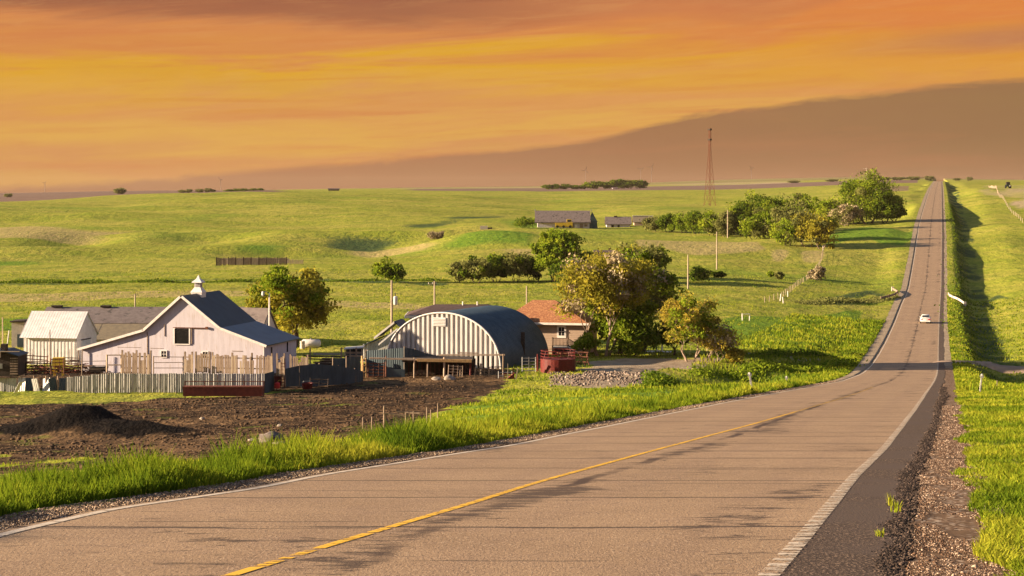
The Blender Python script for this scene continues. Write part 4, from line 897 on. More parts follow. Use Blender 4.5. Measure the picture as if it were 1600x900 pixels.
old_wood = simple('weathered_wood', (0.30, 0.215, 0.155), (0.20, 0.14, 0.10), 5, 0.9, 0.4, stretch=(1, 1, .2), c3=(0.09, 0.06, 0.045), sc3=12)
pale_wood = simple('pale_wood', (0.46, 0.35, 0.25), (0.34, 0.25, 0.18), 5, 0.9, 0.3, stretch=(1, 1, .2))
yellow_wood = simple('new_timber', (0.55, 0.34, 0.14), (0.33, 0.20, 0.09), 5, 0.85, 0.3)
dark_wood = simple('dark_wood', (0.060, 0.042, 0.034), (0.035, 0.025, 0.02), 5, 0.9, 0.4)
rust = simple('rusty_steel', (0.17, 0.060, 0.030), (0.09, 0.035, 0.022), 8, 0.8, 0.3)
red_paint = simple('red_painted_steel', (0.125, 0.014, 0.011), (0.075, 0.011, 0.009), 6, 0.55, 0.1)
brick_red = simple('red_brown_paint', (0.20, 0.052, 0.034), (0.14, 0.040, 0.028), 3, 0.7, 0.15)
bright_red = simple('bright_red_plastic', (0.62, 0.030, 0.028), (0.48, 0.025, 0.022), 3, 0.5)
yellow_paint = simple('yellow_machine_paint', (0.62, 0.42, 0.035), (0.48, 0.31, 0.03), 3, 0.6)
pole_wood = simple('pole_wood', (0.42, 0.33, 0.25), (0.30, 0.23, 0.17), 4, 0.85, 0.2, stretch=(1, 1, .15))
siding = simple('beige_siding', (0.40, 0.29, 0.22), (0.36, 0.26, 0.195), 1.5, 0.75, 0.05)
concrete = simple('pale_concrete', (0.52, 0.45, 0.37), (0.42, 0.36, 0.30), 3, 0.9, 0.2)
stone_m = simple('field_stone', (0.30, 0.24, 0.19), (0.17, 0.135, 0.11), 2.2, 0.9, 0.6, c3=(0.42, 0.36, 0.30), sc3=6)
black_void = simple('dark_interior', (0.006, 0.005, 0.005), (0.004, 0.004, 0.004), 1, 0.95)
steel = simple('dull_steel', (0.28, 0.27, 0.26), (0.20, 0.19, 0.185), 4, 0.5, 0, 0.4)
glass = simple('window_glass', (0.03, 0.035, 0.04), (0.02, 0.022, 0.026), 1, 0.08); 
black_rubber = simple('rubber', (0.015, 0.015, 0.015), (0.01, 0.01, 0.01), 3, 0.8)
shutter_m = simple('maroon_shutter', (0.10, 0.022, 0.022), (0.08, 0.018, 0.018), 3, 0.6)
teal_wall = simple('dark_teal_wall', (0.045, 0.075, 0.088), (0.035, 0.058, 0.07), 1.5, 0.8, 0.1)

# ------------------------------------------------------------------ white barn
def ribs(x0, x1, step, d):
    """profile of a trapezoid-ribbed sheet along x"""
    P = []; x = x0
    while x < x1 - 1e-6:
        for f, yy in ((0, 0), (.42, 0), (.50, -d), (.92, -d)):
            if x + f*step < x1: P.append((x + f*step, yy))
        x += step
    P.append((x1, 0)); return P
def roof_slab(mb, x0, z0, x1, z1, ya, yb, t=0.12):
    d = Vector((x1-x0, z1-z0)).normalized(); n = Vector((-d.y, d.x)) * t
    if n.y < 0: n = -n
    mb.prism([(x0, z0), (x1, z1), (x1+n.x, z1+n.y), (x0+n.x, z0+n.y)], ya, yb)
def window(parent, x0, x1, z0, z1, y, frame_m, bars=True, name='window', depth=0.08):
    f = MB(); t = 0.07
    f.box(x0-t, x1+t, y-depth, y-0.003, z0-t, z0).box(x0-t, x1+t, y-depth, y-0.003, z1, z1+t).box(x0-t, x0, y-depth, y-0.003, z0, z1).box(x1, x1+t, y-depth, y-0.003, z0, z1)
    if bars: f.box((x0+x1)/2-.02, (x0+x1)/2+.02, y-depth*.8, y-0.03, z0, z1).box(x0, x1, y-depth*.78, y-0.032, (z0+z1)/2-.02, (z0+z1)/2+.02)
    w = f.build(name, frame_m, parent)
    MB().box(x0, x1, y-0.028, y-0.006, z0, z1).build('pane', glass, w); return w
def barn():
    Y = 189.0; p = at(284.5, 580, Y); p.z = -(580-HOR)/F*Y
    r = empty('white_barn', p, R(-13), 'white gabled barn with low side wings, dark blue roof and a ridge turret', 'barn')
    D = 9.5; prof = [(-10.7, -0.6), (8.5, -0.6), (8.5, 2.75), (4.0, 4.30), (0, 7.35), (-3.95, 3.95), (-10.7, 2.02)]
    MB().prism([(-10.7,-.6), (8.5,-.6), (8.5,2.75), (4.0,4.30), (0,7.35), (-3.95,3.95), (-10.7,2.02)], 0, D).build('wall', white_boards, r)
    rf = MB()
    for (a, b) in (((-3.98, 3.95), (0.02, 7.38)), ((4.03, 4.28), (-0.02, 7.38))):
        roof_slab(rf, *a, *b, -0.28, D+0.28, 0.10)
    roof = rf.build('roof', slate_roof, r); wing_m = simple('blue_wing_roof_sheet', (0.060, 0.098, 0.140), (0.045, 0.078, 0.115), 1.2, 0.45, 0.1, stretch=(1, 1, .4))
    for (a, b) in (((-11.0, 1.93), (-3.93, 3.97)), ((8.85, 2.62), (3.98, 4.30))):
        w_ = MB(); roof_slab(w_, *a, *b, -0.28, D+0.28, 0.095); w_.build('wing_roof', wing_m, r)
    tr = MB()
    for (a, b) in (((-11.0, 1.83), (-3.93, 3.87)), ((-3.98, 3.83), (0.0, 7.26)), ((8.85, 2.52), (3.98, 4.20)), ((4.03, 4.16), (0.0, 7.26))):
        roof_slab(tr, *a, *b, -0.33, -0.285, 0.24)
    tr.build('rake_board', white_trim, r)
    # loft opening with its sliding-door rail
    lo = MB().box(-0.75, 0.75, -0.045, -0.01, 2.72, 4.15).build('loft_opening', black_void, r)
    MB().box(-0.85, -0.75, -0.09, -0.005, 2.65, 4.22).box(0.75, 0.87, -0.09, -0.005, 2.65, 4.22).box(-0.85, 0.87, -0.09, -0.005, 2.60, 2.70).build('frame', white_trim, lo)
    MB().box(-0.9, 2.6, -0.14, -0.06, 4.26, 4.33).box(2.5, 2.75, -0.18, -0.05, 4.2, 4.42).build('door_rail', rust, r)
    MB().box(0.98, 1.06, -0.07, -0.004, 2.7, 4.2).build('batten', old_wood, r)
    MB().box(-3.7, -3.62, -0.05, -0.004, -.3, 3.8).build('batten', old_wood, r); MB().box(-1.85, -1.79, -.05, -.004, 3.4, 4.6).build('batten', old_wood, r)
    for x in (-1.9, 2.45): window(r, x-0.26, x+0.26, 1.35, 1.95, 0, white_trim)
    for a_ in ((-6.9, -4.4, 2.25, 2.27), (-3.4, -2.0, 2.2, 2.23), (5.2, 6.3, 2.06, 2.12)): MB().box(a_[0], a_[1], -0.03, -0.003, a_[2], a_[3]).build('seam_strip', old_wood, r)
    MB().tube([(-10.9, -.35, 1.9), (-10.72, -.3, .3), (-10.75, -.3, -.3)], 0.05, 6).build('downpipe', old_wood, r)
    # side wall openings (right end wall)
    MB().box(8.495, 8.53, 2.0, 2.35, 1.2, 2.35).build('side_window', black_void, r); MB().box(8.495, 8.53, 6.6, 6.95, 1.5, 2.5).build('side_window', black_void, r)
    MB().box(8.46, 8.54, -0.02, .08, -.5, 2.65).build('corner_board', white_trim, r)
    # ridge turret
    c = MB(); yy = 4.2; s_ = 0.92
    c.add([(-s_, yy-s_, 6.9), (s_, yy-s_, 6.9), (s_, yy+s_, 6.9), (-s_, yy+s_, 6.9), (-s_, yy-s_, 7.75), (s_, yy-s_, 7.75), (s_, yy+s_, 7.75), (-s_, yy+s_, 7.75)], [(0,1,5,4),(1,2,6,5),(2,3,7,6),(3,0,4,7),(4,5,6,7)])
    k1, k2, z = 1.02, 0.50, 7.76
    c.add([(-k1, yy-k1, z), (k1, yy-k1, z), (k1, yy+k1, z), (-k1, yy+k1, z), (-k2, yy-k2, z+.85), (k2, yy-k2, z+.85), (k2, yy+k2, z+.85), (-k2, yy+k2, z+.85)], [(3,2,1,0),(0,1,5,4),(1,2,6,5),(2,3,7,6),(3,0,4,7)])
    cu = c.build('turret', white_trim, r); cu.scale = (.62, .62, .60); cu.location = (0, 4.2*.38, 7.25*.40)
    MB().box(-.48, .48, yy-.48, yy+.48, z+.84, z+1.62).build('louvre_box', white_boards, cu)
    lv = MB()
    for i in range(5): lv.box(-.36, .36, yy-.53, yy-.485, z+.92+i*.13, z+.97+i*.13); lv.box(.485, .53, yy-.36, yy+.36, z+.92+i*.13, z+.97+i*.13)
    lv.build('louvre', steel, cu)
    t = MB(); zt = z + 1.63
    def frust(m, a, b, z0, z1): m.add([(-a, yy-a, z0), (a, yy-a, z0), (a, yy+a, z0), (-a, yy+a, z0), (-b, yy-b, z1), (b, yy-b, z1), (b, yy+b, z1), (-b, yy+b, z1)], [(3,2,1,0),(0,1,5,4),(1,2,6,5),(2,3,7,6),(3,0,4,7),(4,5,6,7)])
    frust(t, .86, .82, zt, zt+.14); frust(t, .82, .30, zt+.14, zt+.62); frust(t, .30, .03, zt+.62, zt+1.25)
    t.build('turret_cap', white_metal, cu)
barn()
def white_shed():
    Y = 200.0; p = at(80, 578, Y); s = Y / F; p.z = -(578-HOR)/F*Y
    r = empty('metal_shed', p, R(-10), 'bright white metal shed with a steep ribbed roof left of the barn', 'shed')
    x0, x1 = -46*s, 42*s; ez, pz, D = 52*s, 89*s, 5.4
    m = MB(); ps = ribs(x0, x1, .38, .022); m.sheet(ps, -0.6, ez); m.sheet([(x, D) for x, _ in ps[::8]] + [(x1, D)], -0.6, ez)
    m.prism([(0, -.6), (D, -.6), (D, ez), (D/2, pz-.06), (0, ez)], x0+.01, x0+.08, 'x').prism([(0, -.6), (D, -.6), (D, ez), (D/2, pz-.06), (0, ez)], x1-.08, x1-.01, 'x')
    m.build('wall', white_metal, r)
    rf = MB(); n = int((x1-x0+.6)/.3)
    for i in range(n):
        xx = x0-.3 + i*.3
        for (ya, za, yb, zb) in ((-.35, ez-.14, D/2, pz), (D+.35, ez-.14, D/2, pz)):
            rf.beam((xx+.15, ya, za), (xx+.15, yb, zb), .30, .04, (0, 0, 1)); rf.beam((xx+.02, ya, za+.022), (xx+.02, yb, zb+.022), .04, .03, (0, 0, 1))
    rf.build('roof', white_metal, r)
    MB().box(x1-.005, x1+.04, 1.2, 2.6, -.4, 3.0).box(x1-.005, x1+.04, 2.66, 3.6, -.4, 3.0).build('side_door', simple('blue_grey_door', (.42,.44,.46), (.36,.38,.40)), r)
    MB().box(x1+.041, x1+.07, 1.1, 3.7, 3.02, 3.12).build('door_track', dark_wood, r)
    MB().box(x0, x1, -0.10, -.06, ez-.10, ez).build('eave_trim', steel, r)
white_shed()
def long_building():
    Y = 224.0; p = at(225, 545, Y); s = Y / F; p.z = -(560-HOR)/F*Y
    r = empty('long_barn', p, 0, 'long low building with a grey and tan roof stretching behind the white barn', 'barn')
    x0, x1, D = (46-225)*s, (402-225)*s, 8.4; ez = (560-529)*s; rz = (560-486)*s
    MB().prism([(0, -.6), (D*2, -.6), (D*2, ez), (D, rz-.08), (0, ez)], x0+.3, x1-.25, 'x').build('wall', white_boards, r)
    # main roof in two slopes of different covering
    mz = ez + (rz-ez)*.48; my = D*.48 - .3
    MB().prism([(my-.02, mz), (D, rz), (D, rz-.14), (my-.02, mz-.14)], x0, x1, 'x').prism([(D, rz), (D*2+.3, ez-.1), (D*2+.3, ez-.24), (D, rz-.14)], x0, x1, 'x').build('roof', grey_roof, r)
    MB().prism([(-.35, ez-.08), (my+.2, mz+.02), (my+.2, mz-.10), (-.35, ez-.20)], x0+(150-46)*s, x1-2.6, 'x').prism([(-.35, ez-.08), (my+.2, mz+.02), (my+.2, mz-.10), (-.35, ez-.20)], x0, x0+(149-46)*s, 'x').build('lower_roof', tan_roof, r)
    MB().box(x1-.4, x1+.02, -.2, .0, ez-.2, ez+.05).build('trim', white_trim, r)
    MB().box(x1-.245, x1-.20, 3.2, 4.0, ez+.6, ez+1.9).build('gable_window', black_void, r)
    for xx in (55, 134): MB().box((xx-225)*s, (xx-225)*s+1.2, D-.5, D+.3, rz-.05, rz+.18).build('roof_vent', dark_wood, r)
    MB().box((374-225)*s, (374-225)*s+.35, D-1, D-.6, rz-.5, rz+.5).build('chimney', white_trim, r)
long_building()
def gable_house():
    Y = 212.0; p = at(392, 553, Y); s = Y/F; p.z = -(556-HOR)/F*Y
    r = empty('small_white_house', p, R(-20), 'small white gabled outbuilding with a grey roof half hidden behind the barn wing', 'outbuilding')
    x0, x1, D, ez, pz = -34*s, 18*s, 3.6, 40*s, 71*s
    MB().prism([(0, -.6), (D, -.6), (D, ez), (D/2, pz), (0, ez)], x0, x1, 'x').build('wall', white_boards, r)
    rf = MB()
    rf.prism([(-.3, ez-.25), (D/2, pz+.06), (D/2, pz+.18), (-.3, ez-.12)], x0-.2, x1+.15, 'x').prism([(D+.3, ez-.25), (D/2, pz+.06), (D/2, pz+.18), (D+.3, ez-.12)], x0-.2, x1+.15, 'x').build('roof', grey_roof, r)
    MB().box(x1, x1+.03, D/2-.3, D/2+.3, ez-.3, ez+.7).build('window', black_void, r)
gable_house()
def far_left_hut():
    Y = 226.0; p = at(30, 545, Y); s = Y/F
    r = empty('cream_hut', p, 0, 'small cream hut at the left edge behind the white metal shed', 'hut')
    MB().box(-12*s, 8*s, 0, 2.6, -1, 2.9).build('wall', concrete, r)
    MB().prism([(-14*s, 2.9), (9*s, 2.9), (9*s, 3.15), (-14*s, 3.05)], -.3, 2.9).build('roof', dark_wood, r)
    MB().box(-3*s, 8*s, -.06, -.003, 0, 1.5).build('shed_door', galv_shade, r)
far_left_hut()

# ------------------------------------------------------------------ arched metal shed
def arched_shed():
    Y = 193.0; p = at(693, 573, Y); p.z = -(574-HOR)/F*Y
    r = empty('arched_shed', p, R(-23), 'big arched metal shed with a white-ribbed end wall and a dark curved roof', 'shed')
    W, Hh, D = 6.35, 5.5, 12.5
    arc = lambda t: (W*math.cos(t), Hh*max(math.sin(t), 0)**0.92 if math.sin(t) > 0 else 0)
    N = 56; P = [arc(math.pi*i/N) for i in range(N+1)]
    sk = MB(); n0 = len(P)
    # corrugated skin
    rings = []; k = 0; y = -0.15
    while y < D:
        rings.append((y, 0.0 if k % 2 == 0 else .05)); y += 0.16; k += 1
    for (yy, d) in rings: sk.v += [(x*(1+d/W), yy, z*(1+d/Hh)) for x, z in P]
    for j in range(len(rings)-1):
        for i in range(N): a = j*n0+i; sk.f.append([a, a+1, a+n0+1, a+n0])
    m = sk.build('roof', hut_skin, r)
    so = m.modifiers.new('thickness', 'SOLIDIFY'); so.thickness = 0.04
    top = lambda x: Hh*max(1-(min(abs(x), W)/W)**2, 0)**0.46
    fr = MB(); fr.sheet(ribs(-W+.06, W-.06, .53, .20), -0.5, lambda x: max(top(x)-.04, .0)); fr.build('end_wall', galv_front, r, False)
    MB().prism([(x*.99, z) for x, z in P], D-.1, D).build('back_wall', galv_shade, r)
    rim = MB(); rim.tube([(x, -.22, z) for x, z in P], .085, 6); rim.build('rim', white_trim, r)
    v = MB().box(-1.1, .35, -.30, -.22, Hh-1.35, Hh-.48)
    ve = v.build('vent', white_metal, r); lv = MB()
    for i in range(5): lv.box(-1.0, .25, -.34, -.305, Hh-1.25+i*.15, Hh-1.19+i*.15)
    lv.build('slat', steel, ve)
    MB().box(W*.93, W*.93+.4, 6.0, 6.15, 0, 3.3, Matrix.Rotation(0, 4, 'Y')).build('side_pipe', dark_wood, r)
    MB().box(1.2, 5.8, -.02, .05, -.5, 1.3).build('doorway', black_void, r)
arched_shed()
def quonset_annex():
    Y = 203.5; p = at(600, 566, Y); s = Y/F; p.z = -(566-HOR)/F*Y
    r = empty('lean_to_shed', p, R(-8), 'small grey lean-to shed with white roof edges against the left of the arched shed', 'shed')
    MB().prism([(-34*s, -.5), (16*s, -.5), (16*s, 50*s), (-4*s, 36*s), (-34*s, 26*s)], 0, 4).build('wall', galv, r)
    MB().prism([(-40*s, 22*s), (-8*s, 37*s), (-8*s, 38.5*s), (-40*s, 23.5*s)], -.3, 4.2).build('lower_roof', slate_roof, r)
    MB().prism([(-15*s, 37*s), (17*s, 62*s), (17*s, 64*s), (-15*s, 39*s)], -.25, 4.2).build('upper_roof', galv, r)
    MB().prism([(-15*s, 36*s), (17*s, 61*s), (17*s, 64.5*s), (-15*s, 39.5*s)], -.32, -.255).prism([(-6*s, 27*s), (24*s, 52*s), (24*s, 55*s), (-6*s, 30*s)], -.9, -.82).build('roof_edge', white_trim, r)
    MB().prism([(17*s, 62*s), (30*s, 52*s), (30*s, 54*s), (17*s, 64.5*s)], -.25, 4.2).build('roof_back', slate_roof, r)
    for x in (-33, -27): MB().box(x*s, (x+2)*s, -.12, -.01, -.5, (28 + (x+33)*.4)*s).build('post', white_trim, r)
quonset_annex()
def brown_house():
    Y = 232.0; p = at(715, 545, Y); s = Y/F; p.z = -(540-HOR)/F*Y
    r = empty('brown_roofed_house', p, 0, 'low house with a brown hip roof and white eaves, mostly hidden behind the arched shed', 'house')
    x0, x1, D = (640-715)*s, (800-715)*s, 7; ez, rz = 47*s, 62*s
    MB().box(x0, x1, 0, D, -1, ez).build('wall', siding, r)
    o = .5; b = MB(); z0 = ez; A = [(x0-o, -o, z0), (x1+o, -o, z0), (x1+o, D+o, z0), (x0-o, D+o, z0), (x0+D*.42, D/2, rz), (x1-D*.42, D/2, rz)]
    b.add(A, [(0,1,5,4), (1,2,5), (2,3,4,5), (3,0,4), (3,2,1,0)]).build('roof', brown_roof, r)
    MB().box(x0-o-.05, x1+o, -o-.08, -o-.01, z0-.3, z0+.02).box(x0-o-.1, x0-o-.02, -o, D+o, z0-.3, z0+.02).build('eave_board', white_trim, r)
    for x in (722, 745): MB().tube([((x-715)*s, D/2-.3, rz-.1), ((x-715)*s, D/2-.3, rz+.35)], .09, 6).build('roof_pipe', white_trim, r)
brown_house()
def house():
    Y = 209.0; p = at(858, 549, Y); s = Y/F; p.z = -(551-HOR)/F*Y
    r = empty('farmhouse', p, R(-13), 'beige farmhouse with an orange shingled hip roof and a small brown porch', 'house')
    x0, x1, D = (797-858)*s, (914-858)*s, 7.5; ez, rz = (551-504)*s, (551-472)*s
    w = MB().box(x0, x1, 0, D, -1, ez)
    w.build('wall', siding, r)
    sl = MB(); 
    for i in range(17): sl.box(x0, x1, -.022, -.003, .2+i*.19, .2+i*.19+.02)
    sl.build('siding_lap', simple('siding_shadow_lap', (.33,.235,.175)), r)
    o = .55; b = MB(); A = [(x0-o-.8, -o, ez), (x1+o, -o, ez), (x1+o, D+o, ez), (x0-o-.8, D+o, ez), (x0+1.6, D/2, rz), (x1-4.0, D/2, rz)]
    b.add(A, [(0,1,5,4), (1,2,5), (2,3,4,5), (3,0,4), (3,2,1,0)]).build('roof', orange_roof, r)
    MB().box(x0-o-.8, x1+o+.05, -o-.1, -o-.012, ez-.2, ez+.03).box(x1+o+.01, x1+o+.1, -o, D+o, ez-.2, ez+.03).build('gutter', white_trim, r)
    MB().add([(x0-.6, -o-.6, ez+.05), (x0+2.6, -o-.6, ez+.05), (x0+2.0, -.0, ez+.75), (x0-.6, -.0, ez+.75), (x0-.6, -o-.6, ez-.1), (x0+2.6, -o-.6, ez-.1)], [(0,1,2,3), (4,5,1,0), (1,5,2)]).build('porch_roof', orange_roof, r)
    wx = (878-858)*s
    a = window(r, wx-.32, wx+.32, (551-524)*s, (551-511)*s, -.02, white_trim, True); MB().box(wx-.5, wx+.5, -.09, -.03, (551-528)*s, (551-525)*s).box(wx-.5, wx-.42, -.09, -.03, (551-525)*s, (551-508)*s).box(wx+.42, wx+.5, -.09, -.03, (551-525)*s, (551-508)*s).box(wx-.5, wx+.5, -.09, -.03, (551-510)*s, (551-507.5)*s).build('casing', white_trim, a)
    wx = (826-858)*s
    window(r, wx-.45, wx+.15, (551-522)*s, (551-510)*s, -.02, white_trim, True)
    MB().box(wx+.30, wx+.66, -.07, -.004, (551-524)*s, (551-508)*s).build('shutter', shutter_m, r)
    # porch deck with railing and steps
    d = MB().box((869-858)*s, (894-858)*s, -1.9, -.03, (551-541)*s, (551-539)*s); deck = d.build('porch_deck', white_trim, r)
    rl = MB(); xa, xb = (869-858)*s, (893-858)*s; zt, zb = (551-525.5)*s, (551-538)*s
    rl.box(xa, xb, -1.92, -1.84, zt-.08, zt).box(xa, xb, -1.92, -1.84, zb, zb+.08)
    for i in range(12): x = xa + (xb-xa)*i/11; rl.box(x-.035, x+.035, -1.90, -1.86, zb+.08, zt-.08)
    for x in (xa, xb): rl.box(x-.05, x+.05, -1.95, -1.83, -.3, zt+.05)
    rr_ = (918-858)*s; n = 14
    rl.beam((xb, -1.88, zt-.04), (rr_, -1.88, zt-1.0), .08); rl.beam((xb, -1.88, zb+.1), (rr_, -1.88, zb-.9), .12)
    for i in range(n): t = i/(n-1); rl.box(xb+(rr_-xb)*t-.04, xb+(rr_-xb)*t+.04, -1.90, -1.86, zb+.1-t*1.0, zt-.08-t*.95)
    rl.build('railing', simple('brown_stained_rail', (.17,.11,.08), (.12,.08,.055), 4), deck)
    MB().beam((xb, -1.97, zb-.05), (rr_, -1.97, zb-1.02), .06, .14).build('step_stringer', white_trim, deck)
    MB().box((868-858)*s, (895-858)*s, -1.75, -.1, -.6, (551-541.5)*s).build('porch_skirt', dark_wood, deck)
house()

# ------------------------------------------------------------------ fences and pens of the yard
def sheet_fence():
    """long corrugated sheet windbreak, each sheet its own part"""
    r = empty('sheet_metal_fence', at(210, 615, 168), 0, 'long grey corrugated metal fence across the yard in front of the barn', 'fence')
    o = r.location; g = random.Random(4)
    pts = [(-60, 618), (34, 616), (100, 616.5), (150, 613.5), (205, 613), (290, 613), (412, 613)]
    Yf = lambda px: 172.5 - 6.5 * (px / 412)
    pts = [(p_[0], p_[1]) for p_ in pts]
    xs = []; x = -60.0
    while x < 412: xs.append(x); x += g.uniform(11, 15)
    xs.append(414)
    for i, (a, b) in enumerate(zip(xs[:-1], xs[1:])):
        Y = Yf(a); s = Y/F; row = np.interp(a, [p[0] for p in pts], [p[1] for p in pts]); z = -(row-HOR)/F*Y
        h = (np.interp(a, [-60, 30, 60, 110, 160, 220, 330, 412], [26, 26, 24, 27, 30, 29, 30, 29]) + g.uniform(-.6, .6)) * s; wd = (b-a)*s
        torn = 24 < a < 98; tilt = g.uniform(-.012, .012) + (g.uniform(-.16, .16) if torn else 0); lean_ = g.uniform(-.02, .02) + (g.uniform(-.3, .18) if torn else 0)
        yaw = g.uniform(-.03, .0) + (g.uniform(-.5, .6) if torn else 0)
        m = MB(); P = []; k = 0; xx = 0.0
        while xx < wd + .04: P.append((xx, (0 if k % 2 else -.035) + g.uniform(-.012, .012))); xx += .095; k += 1
        m.sheet(P, 0, h)
        q = m.build('sheet', galv if not (torn and g.random() < .5) else galv_shade, r)
        q.location = Vector(((a-800)*s, Y, z)) - o; q.rotation_euler = (lean_, tilt, yaw)
    for i in range(26):
        a = -58 + i*18.5; Y = Yf(a) + .30; s = Y/F; row = np.interp(a, [p[0] for p in pts], [p[1] for p in pts]); z = -(row-HOR)/F*Y
        q = MB().tube([(0, 0, -.3), (g.uniform(-.03, .03), 0, 29*s)], .06, 6).build('post', old_wood, r); q.location = Vector(((a-800)*s, Y, z)) - o
    fl = MB().beam((0, 0, 0), (.55, -.3, .95), .45, .02).build('torn_flap', simple('bright_bent_sheet', (.6,.58,.56), (.5,.48,.46), 4, .4), r); fl.location = Vector(((30-800)*166/F, 164.8, -(611-HOR)/F*166)) - o
sheet_fence()
def dark_fence(name, pts, h, Y0, Y1, label, mt=galv_shade):
    """pts: (px, base row, top row)"""
    n = len(pts); r = empty(name, Vector(((pts[0][0]-800)/F*Y0, Y0, -(pts[0][1]-HOR)/F*Y0)), 0, label, 'fence'); o = r.location; g = random.Random(n)
    for i in range(n-1):
        (xa, ba, ta), (xb, bb, tb) = pts[i], pts[i+1]; Ya = Y0+(Y1-Y0)*i/(n-1); Yb = Y0+(Y1-Y0)*(i+1)/(n-1)
        A = Vector(((xa-800)/F*Ya, Ya, -(ba-HOR)/F*Ya)); B = Vector(((xb-800)/F*Yb, Yb, -(bb-HOR)/F*Yb)); ha, hb = (ba-ta)*Ya/F, (bb-tb)*Yb/F
        m = MB(); L_ = (B-A).length; k = max(int(L_/.09), 4); d = (B-A)/k; nn = Vector((-d.y, d.x, 0)).normalized()
        V = []; 
        for j in range(k+1):
            q = A + d*j - o + nn * (.018 if j % 2 else -.018); t = j/k; V.append((q, ha*(1-t)+hb*t))
        vs = [tuple(q) for q, _ in V] + [tuple(q+Vector((0,0,hh))) for q, hh in V] + [tuple(q+nn*.012) for q, _ in V] + [tuple(q+nn*.012+Vector((0,0,hh))) for q, hh in V]; K = k+1
        fs = []
        for j in range(k): fs += [(j, j+1, K+j+1, K+j), (2*K+j+1, 2*K+j, 3*K+j, 3*K+j+1), (K+j, K+j+1, 3*K+j+1, 3*K+j)]
        m.add(vs, fs); m.build('sheet', mt, r)
        MB().tube([A-o+nn*.1, A-o+nn*.1+Vector((0, 0, ha+.1))], .06, 6).build('post', old_wood, r)
    return r
dark_fence('sheet_metal_fence', [(413, 616, 584), (428, 612, 580)], 0, 168.5, 173, 'short dark sheet fence turning back at the right end of the long grey fence')
dark_fence('sheet_metal_fence', [(446, 604, 576), (468, 604, 571), (500, 603, 569), (530, 601, 572), (556, 599, 577), (567, 596, 580)], 0, 172, 182, 'curved dark blue sheet fence between the red ladder and the arched shed')
dark_fence('sheet_metal_fence', [(521, 585, 560), (540, 585, 560)], 0, 186, 187, 'short dark metal panel behind the curved blue fence, left one')
dark_fence('sheet_metal_fence', [(542, 586, 558), (563, 586, 558)], 0, 186, 187, 'taller dark metal panel next to the pale gate post')
dark_fence('sheet_metal_fence', [(572, 583, 548), (600, 583, 546), (633, 583, 543)], 0, 187, 186, 'blue-grey sheet wall in front of the lean-to shed')
dark_fence('sheet_metal_fence', [(633, 583, 543), (650, 579, 546), (665, 576, 552), (685, 573, 556), (705, 572, 560)], 0, 186, 191.5, 'dark sheet wall sloping down along the foot of the ribbed shed wall')
brown_plank = simple('brown_plank', (0.34, 0.245, 0.185), (0.22, 0.15, 0.11), 4, .9, .3, stretch=(1, 1, .3), c3=(0.12, 0.08, 0.06), sc3=6)
def plank_fence(name, px0, px1, row_b, row_t, Y, label, seed, gaps=(), mt=old_wood, rail=True, slots=1.6):
    r = empty(name, Vector(((px0-800)/F*Y, Y, -(row_b-HOR)/F*Y)), 0, label, 'fence'); r.rotation_euler.z = R(-11); s = Y/F; g = random.Random(seed); x = 0; W = (px1-px0)*s; h0 = (row_b-row_t)*s; planks = 0
    while x < W and planks < 90:
        px = px0 + x/s
        if any(a < px < b for a, b in gaps): x += .2; continue
        w = g.uniform(.14, .24); h = h0*g.uniform(.93, 1.06) * (1 if g.random() > .08 else .7)
        q = MB().box(0, w-.02, -.02, .02, 0, h).build('plank', mt if g.random() > .22 else (old_wood if mt is pale_wood else pale_wood), r); q.location = (x, g.uniform(-.004, .004), g.uniform(-.04, .02)); q.rotation_euler = (0, g.uniform(-.03, .03), 0)
        x += w * g.choice((1, 1, 1, 1, 1, 1.3)); planks += 1
    if rail:
        MB().box(0, W, .03, .09, h0*.25, h0*.25+.1).box(0, W, .03, .09, h0*.8, h0*.8+.1).build('rail', old_wood, r)
    k = int(W/2.6)+1
    for i in range(k+1): MB().box(W*i/k-.07, W*i/k+.07, .1, .24, -.3, h0*1.12).build('post', old_wood, r)
plank_fence('plank_fence', 190, 237, 584, 551, 174, 'square patch of brown plank fence on the left, in front of the barn wing', 1, ())
plank_fence('plank_fence', 288, 300, 582, 553, 175, 'narrow patch of plank fence left of the barn window', 2)
plank_fence('plank_fence', 305, 328, 582, 553, 174.5, 'plank fence patch between the barn window and the ragged planks', 3)
plank_fence('plank_fence', 331, 428, 583, 554, 174, 'ragged pale plank fence at the right corner of the barn', 4, ((345, 347), (372, 374), (400, 401)), brown_plank)
plank_fence('plank_fence', 432, 444, 588, 556, 174.5, 'narrow plank panel right above the red fuel can', 5)
plank_fence('plank_fence', 453, 481, 582, 557, 178, 'plank fence piece behind the curved blue fence', 6)
